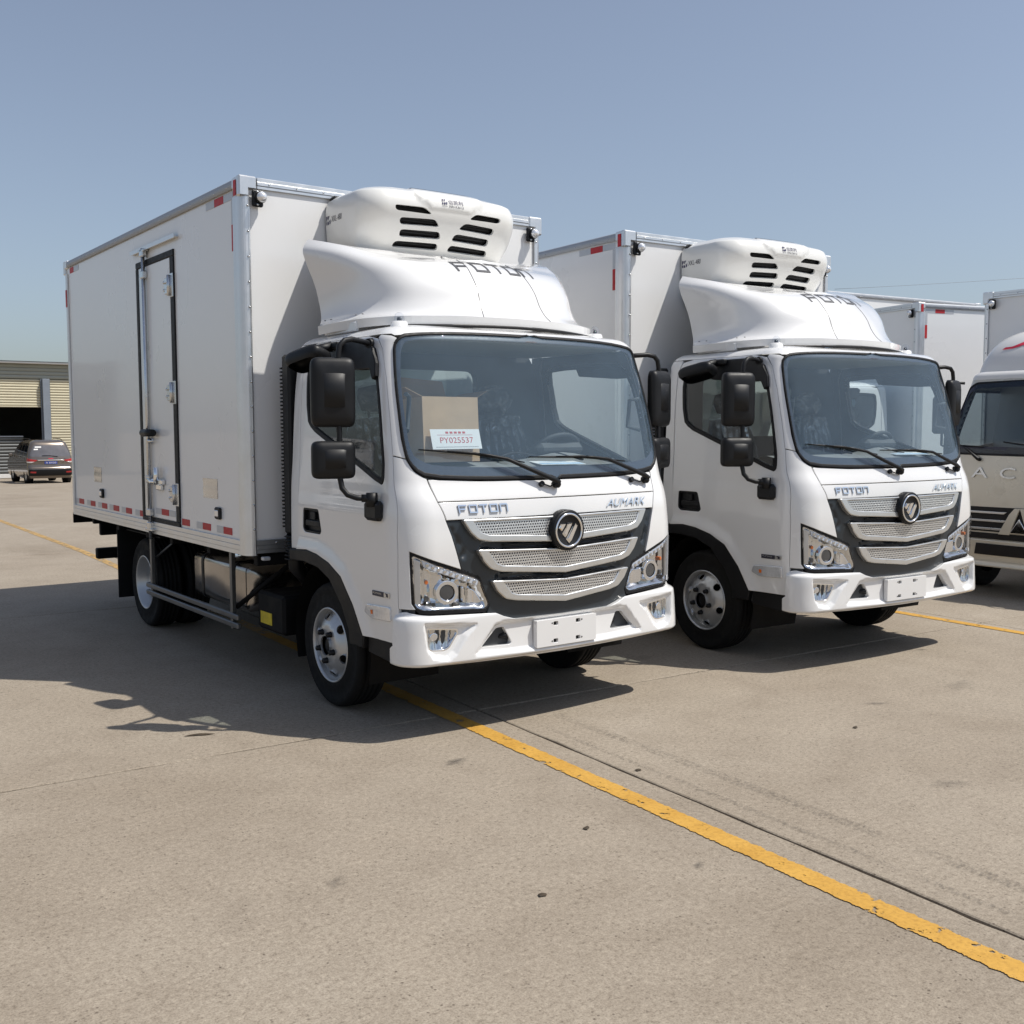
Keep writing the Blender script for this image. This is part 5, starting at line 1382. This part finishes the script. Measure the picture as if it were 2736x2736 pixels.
# ---------------------------------------------------------------- beige truck at the right edge
def beige_truck():
    root = empty('beige_truck', (7.25, -.45, 0), R(-90), label='beige box truck at the right edge with a red mark on its white roof fairing', category='truck')
    ZT = 2.18
    def js(u, v):
        z = min(v, ZT); d = 0
        w = ip(z, [.3, .9, 1.4, 2.18], [.93, .94, .94, .86]); yf = ip(z, [.3, .6, .9, 1.2, 1.40, 1.6, 2.18], [-1.06, -1.07, -1.055, -1.03, -.985, -.92, -.66])
        if v > ZT:
            ph = min((v-ZT)/.15, 1)*math.pi/2; d = .09*(1-math.cos(ph)); z = ZT+.085*math.sin(ph)
        x, y = contour(u, w-d, yf+d, .06, .14-d*.3, .35-d, LF=.80, LC=.22, LS=1.16); return (x, y, z)
    ws = rounded(whole([(0, 2.165), (-.80, 2.155), (-.905, 2.10), (-.905, 1.50), (-.86, 1.415), (0, 1.405)]), .03)
    win = rounded([(-1.10, 2.08), (-1.08, 1.42), (-1.95, 1.50), (-2.02, 2.08)], .05)
    body = panel(js, [(-2.18, .62), (-1.05, .62), (-1.02, .33), (1.02, .33), (1.05, .62), (2.18, .62), (2.18, 2.18), (-2.18, 2.18)], [ws, win, flip(win)], 0, .02, .06, .003)
    cabp = body.build('cab', 'gold', root)
    rm = MB(); rows = [[js(-2.18+4.36*i/80, 2.18+.15*k/5) for i in range(81)] for k in range(6)]; rm.grid(rows, True); top = rows[-1]
    rm.grid([top]+[[(x*s_, -.12+(y+.12)*s_, z+dz) for x, y, z in top] for s_, dz in ((.8, .02), (.5, .03), (.01, .034))], True); rm.build('roof', 'jac_white', root)
    sc = panel(js, ws, [offset(ws, .02)], .006, .02, .05, .003).build('windscreen', 'rubber', root); panel(js, offset(ws, .018), (), .0, 0, .10, 0).build('glass', 'dark_pane', sc)
    inn = rounded(whole([(0, 2.10), (-.76, 2.09), (-.85, 2.04), (-.85, 1.56), (-.80, 1.50), (0, 1.49)]), .03); panel(js, offset(ws, .018), [inn], -.0006, 0, .08, 0).build('glass_border', 'ink', sc)
    for p in (win, flip(win)):
        d_ = panel(js, p, [offset(p, .025)], .004, .02, .05, .003).build('side_window', 'rubber', root); panel(js, offset(p, .02), (), -.004, 0, .1, 0).build('glass', 'side_glass', d_)
    MB().box((-.80, .30, 1.0), (.80, .33, 2.1)).build('rear_wall', 'interior', root); MB().box((-.8, -.9, 1.0), (.8, .3, 1.04)).build('cab_floor', 'interior', root)
    rows = []
    for k in range(13):
        x = -.82+1.64*k/12; f = -.96+.06*(x/.8)**2+.03; rows.append([(x, f, 1.40), (x, f+.1, 1.45), (x, -.5, 1.46), (x, -.42, 1.40), (x, -.42, 1.0)])
    MB().grid(rows, True, flip=False).build('dashboard', 'interior', root)
    for xc in (-.45, .42):
        st = MB(); st.box((xc-.24, .10, 1.1), (xc+.24, .22, 1.74), .05).box((xc-.24, -.35, 1.05), (xc+.24, .10, 1.2), .05).box((xc-.12, .14, 1.76), (xc+.12, .22, 1.95), .035); st.build('seat', 'film_grey', root)
    # nose letters
    def word(ch, u0, v0, w, h, mat, off, parent, nm_='lettering', shear=0):
        v2, f2 = text_poly(ch, 1.0, shear); X_ = max(p[0] for p in v2); mb = MB()
        fn = lambda x, y: (u0+x/X_*w, v0+y*h)
        on_surface(js, v2, f2, fn, off+.008, mb); on_surface(js, v2, f2, fn, off, mb); cnt = {}
        for f in f2:
            for i in range(len(f)):
                e_ = (f[i], f[(i+1) % len(f)]); cnt.setdefault(tuple(sorted(e_)), []).append(e_)
        n = len(v2)
        for l in cnt.values():
            if len(l) == 1: a, b = l[0]; mb.f.append((a, b, b+n, a+n)); mb.sm.append(False); mb.mi.append(0)
        return mb.build(nm_, mat, parent)
    word('J', -.80, 1.185, .10, .105, 'silver', .004, cabp); word('A', -.535, 1.185, .175, .105, 'silver', .004, cabp); word('C', -.235, 1.185, .155, .105, 'silver', .004, cabp)
    # grille: dark field with bright blades and a sloped centre mark
    gl = panel(js, whole([(0, .905), (-.86, .895), (-.86, .67), (-.70, .655), (0, .66)]), (), .004, .03, .05, .004).build('grille', 'black', root)
    for v0 in (.832, .752, .672):
        a = v0; panel(js, [(-.84, a), (-.16, a+.004), (-.13, a+.026), (-.84, a+.022)], (), .018, .02, .05, .004).build('grille_blade', 'silver', gl); panel(js, [(.84, a), (.84, a+.022), (.13, a+.026), (.16, a+.004)], (), .018, .02, .05, .004).build('grille_blade', 'silver', gl)
    panel(js, [(-.20, .640), (-.09, .640), (.0, .90), (-.05, .90), (-.10, .84)], (), .026, .03, .05, .005).build('grille_mark', 'gold', gl); panel(js, [(.20, .640), (.10, .84), (.05, .90), (.0, .90), (.09, .640)], (), .026, .03, .05, .005).build('grille_mark', 'gold', gl)
    panel(js, [(-.09, .655), (.09, .655), (.0, .80)], (), .024, .02, .04, .006).build('centre_badge', 'chrome', gl)
    panel(js, whole([(0, .645), (-.98, .640), (-.98, .585), (0, .585)]), (), .010, .03, .06, .004).build('bumper_slot', 'black', root)
    bm = panel(js, whole([(0, .575), (-1.0, .575), (-1.03, .55), (-1.03, .34), (-.98, .31), (0, .31)]), [], .030, .06, .05, .010, lambda u, v: .02*smooth01((.36-v)/.04)).build('bumper', 'gold', root)
    panel(js, whole([(0, .54), (-.42, .54), (-.44, .43), (0, .43)]), (), .042, .02, .05, .004).build('air_slot', 'black', bm)
    for sx in (-1, 1):
        mir = (lambda p: p) if sx < 0 else flip
        panel(js, mir([(-.86, .545), (-.50, .545), (-.50, .40), (-.86, .40)]), (), .036, .01, .06, .004).build('bumper_cover', 'gold', bm)
        hl_ = panel(js, mir([(-1.02, .90), (-.87, .89), (-.87, .66), (-1.02, .67)]), (), .008, .03, .04, .006).build('headlamp', 'lamp_clear', root)
        q = lambda u, v, o_: Vector(js(u, v))+normal(js, u, v)*o_
        arm = [Vector((sx*.88, -.62, 2.15)), Vector((sx*1.0, -.68, 2.16)), Vector((sx*1.08, -.70, 2.08)), Vector((sx*1.08, -.70, 1.50)), Vector((sx*.96, -.66, 1.44))]
        mf = MB().tube(arm, .014, 8).build('mirror_frame', 'black', root); MB().box((sx*1.0, -.72, 1.62), (sx*1.20, -.66, 2.02), .025).build('mirror_head', 'black', mf)
        wheel_parts(root, sx*.95, -.30, .38, sx, 'front'); wheel_parts(root, sx*1.0, 2.9, .38, sx, 'rear')
    for (a, b, c, d) in (((-.95, 1.56), (-.70, 1.50), (-.60, 1.45), (-.47, 1.365)), ((-.30, 1.53), (.0, 1.51), (.15, 1.46), (.35, 1.365))):
        q = lambda uv, o_: Vector(js(*uv))+normal(js, *uv)*o_
        wp = MB().tube([q(d, .005), q(d, .04), q(c, .035), q(b, .02)], [.018, .018, .010, .006], 8).build('wiper', 'black', root)
        MB().tube([q((b[0]-.25, b[1]+.03), .014), q(b, .014), q((b[0]+.25, b[1]-.01), .014)], .007, 6).build('wiper_blade', 'rubber', wp)
    # fairing on the roof
    m_ = MB(); rows = []
    for k in range(15):
        t = k/14; w = .88-.10*t-.42*t**2.4; yf = -.60+.18*t+.36*t*t; z = 2.225+.49*math.sin(t*math.pi/2); rows.append([(lambda p: (p[0], p[1], z))(contour(-1.6+3.2*i/60, w, yf, .10, .22, .40, LF=.62, LC=.30, LS=.68)) for i in range(61)])
    m_.grid(rows, True); top = rows[-1]; m_.grid([top]+[[(x*s_, .1+(y-.1)*s_, z+dz) for x, y, z in top] for s_, dz in ((.8, .012), (.5, .018), (.01, .02))], True)
    df = m_.build('roof_fairing', 'jac_white', root)
    def fs(u, v):
        t = max(0, min(1, v)); w = .88-.10*t-.42*t**2.4; yf = -.60+.18*t+.36*t*t; x, y = contour(u, w, yf, .10, .22, .40, LF=.62, LC=.30, LS=.68); return (x, y, 2.225+.49*math.sin(t*math.pi/2))
    v2, f2 = text_poly('JAC', 1.0, .45, None, .035); X_ = max(p[0] for p in v2); on_surface(fs, v2, f2, lambda x, y: (-.58+x/X_*1.14, .36+y*.22), .004).build('lettering', 'logo_red', df)
    g = [Vector((x, y-.0006, 2.222)) for x, y, z in rows[0]]; MB().tube(g, .014, 6).build('fairing_gasket', 'rubber', df)
    bx = cargo_box(root, 1.10, .06, 4.2, .85, 3.155, door=False)
    fr = MB()
    for sx in (-1, 1): fr.box((sx*.33, -.8, .52), (sx*.40, 4.1, .74), .01)
    for y in (.5, 1.5, 2.5, 3.6): fr.box((-1.0, y-.03, .76), (1.0, y+.03, .85), .004)
    fr.tube([(-.8, -.30, .38), (.8, -.30, .38)], .05, 8).tube([(-.8, 2.9, .38), (.8, 2.9, .38)], .07, 8); fr.box((-.35, -.75, .38), (.35, .4, .95), .04); fr.build('chassis', 'chassis', root)
    for sx in (-1, 1): MB().box((sx*.48, -.75, .55), (sx*.90, .34, 1.0), .02).build('wheel_housing', 'chassis', root)
beige_truck()

# ---------------------------------------------------------------- warehouse, van and what stands inside the open bay
FY = 47.8; GZ = gslope(48.4)
def corrugated(x0, x1, z0, z1, y, pitch, depth):
    rows = []; z = z0; k = 0
    while z < z1-1e-6:
        for dz, dy in ((0, 0), (.12, -depth*.7), (.35, -depth), (.65, -depth), (.88, -depth*.7)):
            zz = z+dz*pitch
            if zz <= z1: rows.append([(x0, y+dy, zz), (x1, y+dy, zz)])
        z += pitch
    rows.append([(x0, y, z1), (x1, y, z1)]); return MB().grid(rows, False)
def warehouse():
    w = empty('warehouse', (6.5, FY, GZ), label='long warehouse with beige roller shutters behind the brown van', category='building')
    def L(mb): mb.v = [(x-6.5, y-FY, z-GZ) for x, y, z in mb.v]; return mb
    L(corrugated(-14, 24, 4.02, 4.70, FY, .17, .03)).build('upper_wall', 'sheet_wall', w)
    L(MB().box((-14.2, FY-.35, 4.70), (24.2, FY+.3, 4.80), .02)).build('eaves', 'jac_white', w)
    cols = [-11.2, -4.75, 1.70, 8.25, 14.7, 21.0]
    for x in cols: L(MB().box((x-.16, FY-.22, GZ), (x+.16, FY+.1, 4.02), .01).box((x-.21, FY-.05, GZ), (x-.17, FY+.05, 4.02))).build('column', 'steel_blue', w)
    for a, b in zip(cols[:-1], cols[1:]):
        if abs(a-1.70) < .1:
            sh = L(corrugated(a+.22, b-.22, 2.75, 4.0, FY+.05, .125, .035)).build('roller_shutter', 'shutter', w)
            L(MB().box((a+.2, FY-.01, 2.69), (b-.2, FY+.06, 2.75), .01)).build('shutter_foot', 'shutter', sh)
        else:
            L(corrugated(a+.22, b-.22, GZ, 4.0, FY+.05, .125, .035)).build('roller_shutter', 'shutter', w)
    L(MB().box((-14, FY+14, GZ), (24, FY+14.2, 5)).box((-14, FY+.2, GZ), (-13.8, FY+14, 5)).box((23.8, FY+.2, GZ), (24, FY+14, 5))).build('rear_walls', 'shutter_grey', w)
    rf = MB().add([(-14.2, FY-.4, 4.81), (24.2, FY-.4, 4.81), (24.2, FY+7, 5.0), (-14.2, FY+7, 5.0), (24.2, FY+14.4, 4.81), (-14.2, FY+14.4, 4.81)], [(0, 1, 2, 3), (3, 2, 4, 5)]); L(rf).build('roof', 'shutter_grey', w)
warehouse()
def sheet_rack():
    o = corrugated(2.3, 7.35, GZ+.22, 1.30, FY+.75, .155, .06); o.v = [(x-4.8, y-FY-.75, z-GZ) for x, y, z in o.v]
    r_ = empty('low_gate', (4.8, FY+.75, GZ), label='low grey ribbed gate inside the open bay behind the van', category='gate'); o.build('ribbed_sheet', 'shutter_grey', r_)
    MB().box((-2.5, -.05, 0), (2.55, .05, .2), .01).build('sill', 'jac_white', r_); MB().box((-2.5, -.1, 1.30-GZ), (2.55, .12, 1.36-GZ), .01).build('top_rail', 'rail_grey', r_)
sheet_rack()

def vehicle_body(name, loc, rz, paint, glassm, label, cat='van', detail=True, L=4.35, H=1.72):
    """small one-box van, local +y is its front"""
    root = empty(name, loc, rz, label=label, category=cat)
    k = H/1.72
    def vs_(u, v):
        z = v*k; w = ip(v, [.2, .35, .6, .95, 1.1, 1.55, 1.66, 1.72], [.78, .83, .85, .85, .83, .70, .64, .50])
        yf = ip(v, [.2, .35, .55, .70, .95, 1.08, 1.5, 1.64, 1.72], [.10, .02, -.02, .05, .04, .08, .25, .33, .55])
        yr = ip(v, [.2, .4, .8, .95, 1.05, 1.6, 1.72], [L-.08, L, L-.06, L-.35, L-1.0, L-1.95, L-2.3])
        x, y = contour(u, w, yf, .07, .16, yr, LF=.66, LC=.25, LS=3.2); return (x, y, z)
    U = .66+.25+3.2; archs = [[(u0+.36*math.cos(a), .30+.36*math.sin(a)) for a in [math.pi*i/10 for i in range(11)]] for u0 in (.91+.42, .91+2.38)]
    b = MB(); V = [.20, .27, .35, .45, .55, .65, .75, .85, .95, 1.02, 1.08, 1.2, 1.35, 1.5, 1.58, 1.64, 1.68, 1.72]
    rows = [[vs_(-U+2*U*i/120, v) for i in range(121)] for v in V]; b.grid(rows, True)
    b.grid([[r_[-1], tuple((Vector(r_[-1])+Vector(r_[0]))/2+Vector((0, .10, 0))), r_[0]] for r_ in rows], True)
    top = rows[-1]; b.grid([top, [(x*.5, 1.6+(y-1.6)*.5, z+.03) for x, y, z in top], [(0, 1.6, z+.035) for x, y, z in top]], True)
    body = b.build('body', paint, root)
    rw_ = rounded([(-.66, 1.52), (.66, 1.52), (.76, 1.12), (.70, 1.06), (-.70, 1.06), (-.76, 1.12)], .06); panel(vs_, rw_, (), .006, .01, .08, .004).build('rear_window', glassm, root)
    for sx in (-1, 1):
        mir = (lambda p: p) if sx < 0 else flip
        for p in ([(-1.02, 1.50), (-1.05, 1.06), (-1.75, 1.04), (-1.75, 1.52)], [(-1.82, 1.52), (-1.82, 1.04), (-2.60, 1.02), (-2.50, 1.52)], [(-2.67, 1.52), (-2.70, 1.02), (-3.55, 1.02), (-3.10, 1.50)]): panel(vs_, mir(rounded(p, .05)), (), .005, .008, .1, .003).build('side_window', 'dark_glass', root)
        tl = panel(vs_, mir(rounded([(-.44, .93), (-.98, 1.02), (-.98, .86), (-.62, .83)], .02)), (), .012, .02, .05, .006).build('tail_lamp', 'tail_red', root)
        panel(vs_, mir(rounded([(-.55, .87), (-.90, .88), (-.90, .83), (-.66, .82)], .015)), (), .016, .01, .05, .003).build('clear_lamp', 'lamp_clear', tl)
        panel(vs_, mir([(-.52, .47), (-.74, .48), (-.74, .42), (-.54, .41)]), (), .010, .01, .05, .003).build('bumper_reflector', 'tail_red', root)
        for yy in (.72, 3.38):
            X = sx*.80
            t = MB().lathe([(a*sx, r_) for a, r_ in ((.02, .17), (.03, .20), (.04, .26), (.01, .295), (-.15, .295), (-.17, .26), (-.17, .17))], (X, yy, .295), 'x', 28); 
            if sx > 0: t.f = [f[::-1] for f in t.f]
            rm = MB().lathe([(a*sx, r_) for a, r_ in ((.022, .185), (.03, .18), (.005, .15), (.012, .06), (.02, .0))], (X, yy, .295), 'x', 20).build('rim', 'rim', root); t.build('tyre', 'tyre', rm)
            MB().lathe([(sx*.045, .33), (sx*.02, .345), (-sx*.2, .345), (-sx*.2, 0)], (X, yy, .30), 'x', 24).build('wheel_arch', 'black', root)
        ax_ = MB().box((sx*.86, 3.0, 1.02), (sx*1.02, 3.12, 1.16), .03); ax_.build('door_mirror', paint, root)
        MB().tube([(sx*.60, .75, 1.72*k), (sx*.58, 1.0, 1.77*k), (sx*.58, 2.2, 1.78*k), (sx*.60, 2.5, 1.72*k)], .014, 6).build('roof_rail', 'black', root)
    panel(vs_, [(-.44, .905), (.44, .905), (.46, .945), (-.46, .945)], (), .020, .02, .06, .006).build('trim_bar', 'chrome', root)
    pt = panel(vs_, [(-.22, .77), (.22, .77), (.22, .88), (-.22, .88)], (), .014, .008, .06, .002).build('number_plate', 'plate_blue', root)
    v2, f2 = text_poly('A 8X20', 1.0); X_ = max(p[0] for p in v2); on_surface(vs_, v2, f2, lambda x, y: (-.18+x/X_*.36, .795+y*.06), .016).build('plate_text', 'paper', pt)
    panel(vs_, [(-.80, .56), (.80, .56), (.84, .30), (-.84, .30)], (), .008, .02, .08, .006).build('bumper_lower', 'black', root)
    panel(vs_, [(-.84, .595), (.84, .595), (.84, .64), (-.84, .64)], (), .016, .02, .06, .008).build('bumper_edge', paint, root)
    panel(vs_, [(-.10, .965), (.10, .965), (.07, 1.0), (-.07, 1.0)], (), .012, .01, .05, .003).build('badge', 'logo_red', root)
    q = lambda u, v: Vector(vs_(u, v))+normal(vs_, u, v)*.02; MB().tube([q(.25, 1.06), q(.0, 1.10), q(-.30, 1.10)], .012, 6).build('rear_wiper', 'black', root)
    for (a, b2) in (((-.60, 1.42), .26), ((-.62, 1.33), .16)): panel(vs_, [a, (a[0]+b2, a[1]), (a[0]+b2, a[1]+.05), (a[0], a[1]+.05)], (), .0075, 0, .1, 0).build('window_sticker', 'paper', root)
    return root
vehicle_body('minivan', (6.50, 39.5, gslope(40.1)), R(-1), 'van_paint', 'van_glass', 'brown minivan seen from behind in front of the warehouse')
vehicle_body('parked_car', (5.0, 51.0, GZ), R(-80), 'chassis', 'dark_glass', 'dark vehicle roof showing above the gate inside the warehouse', 'car')

# faint overhead cable far behind the trucks
o = MB().tube([(42.6+15.4*t/20, 29.2-11.2*t/20, 8.80+1.26*t/20+.10*((t/10-1)**2-1)) for t in range(21)], .009, 5).build('overhead_cable', 'steel_blue', None, label='thin overhead cable against the sky at the right', category='cable')
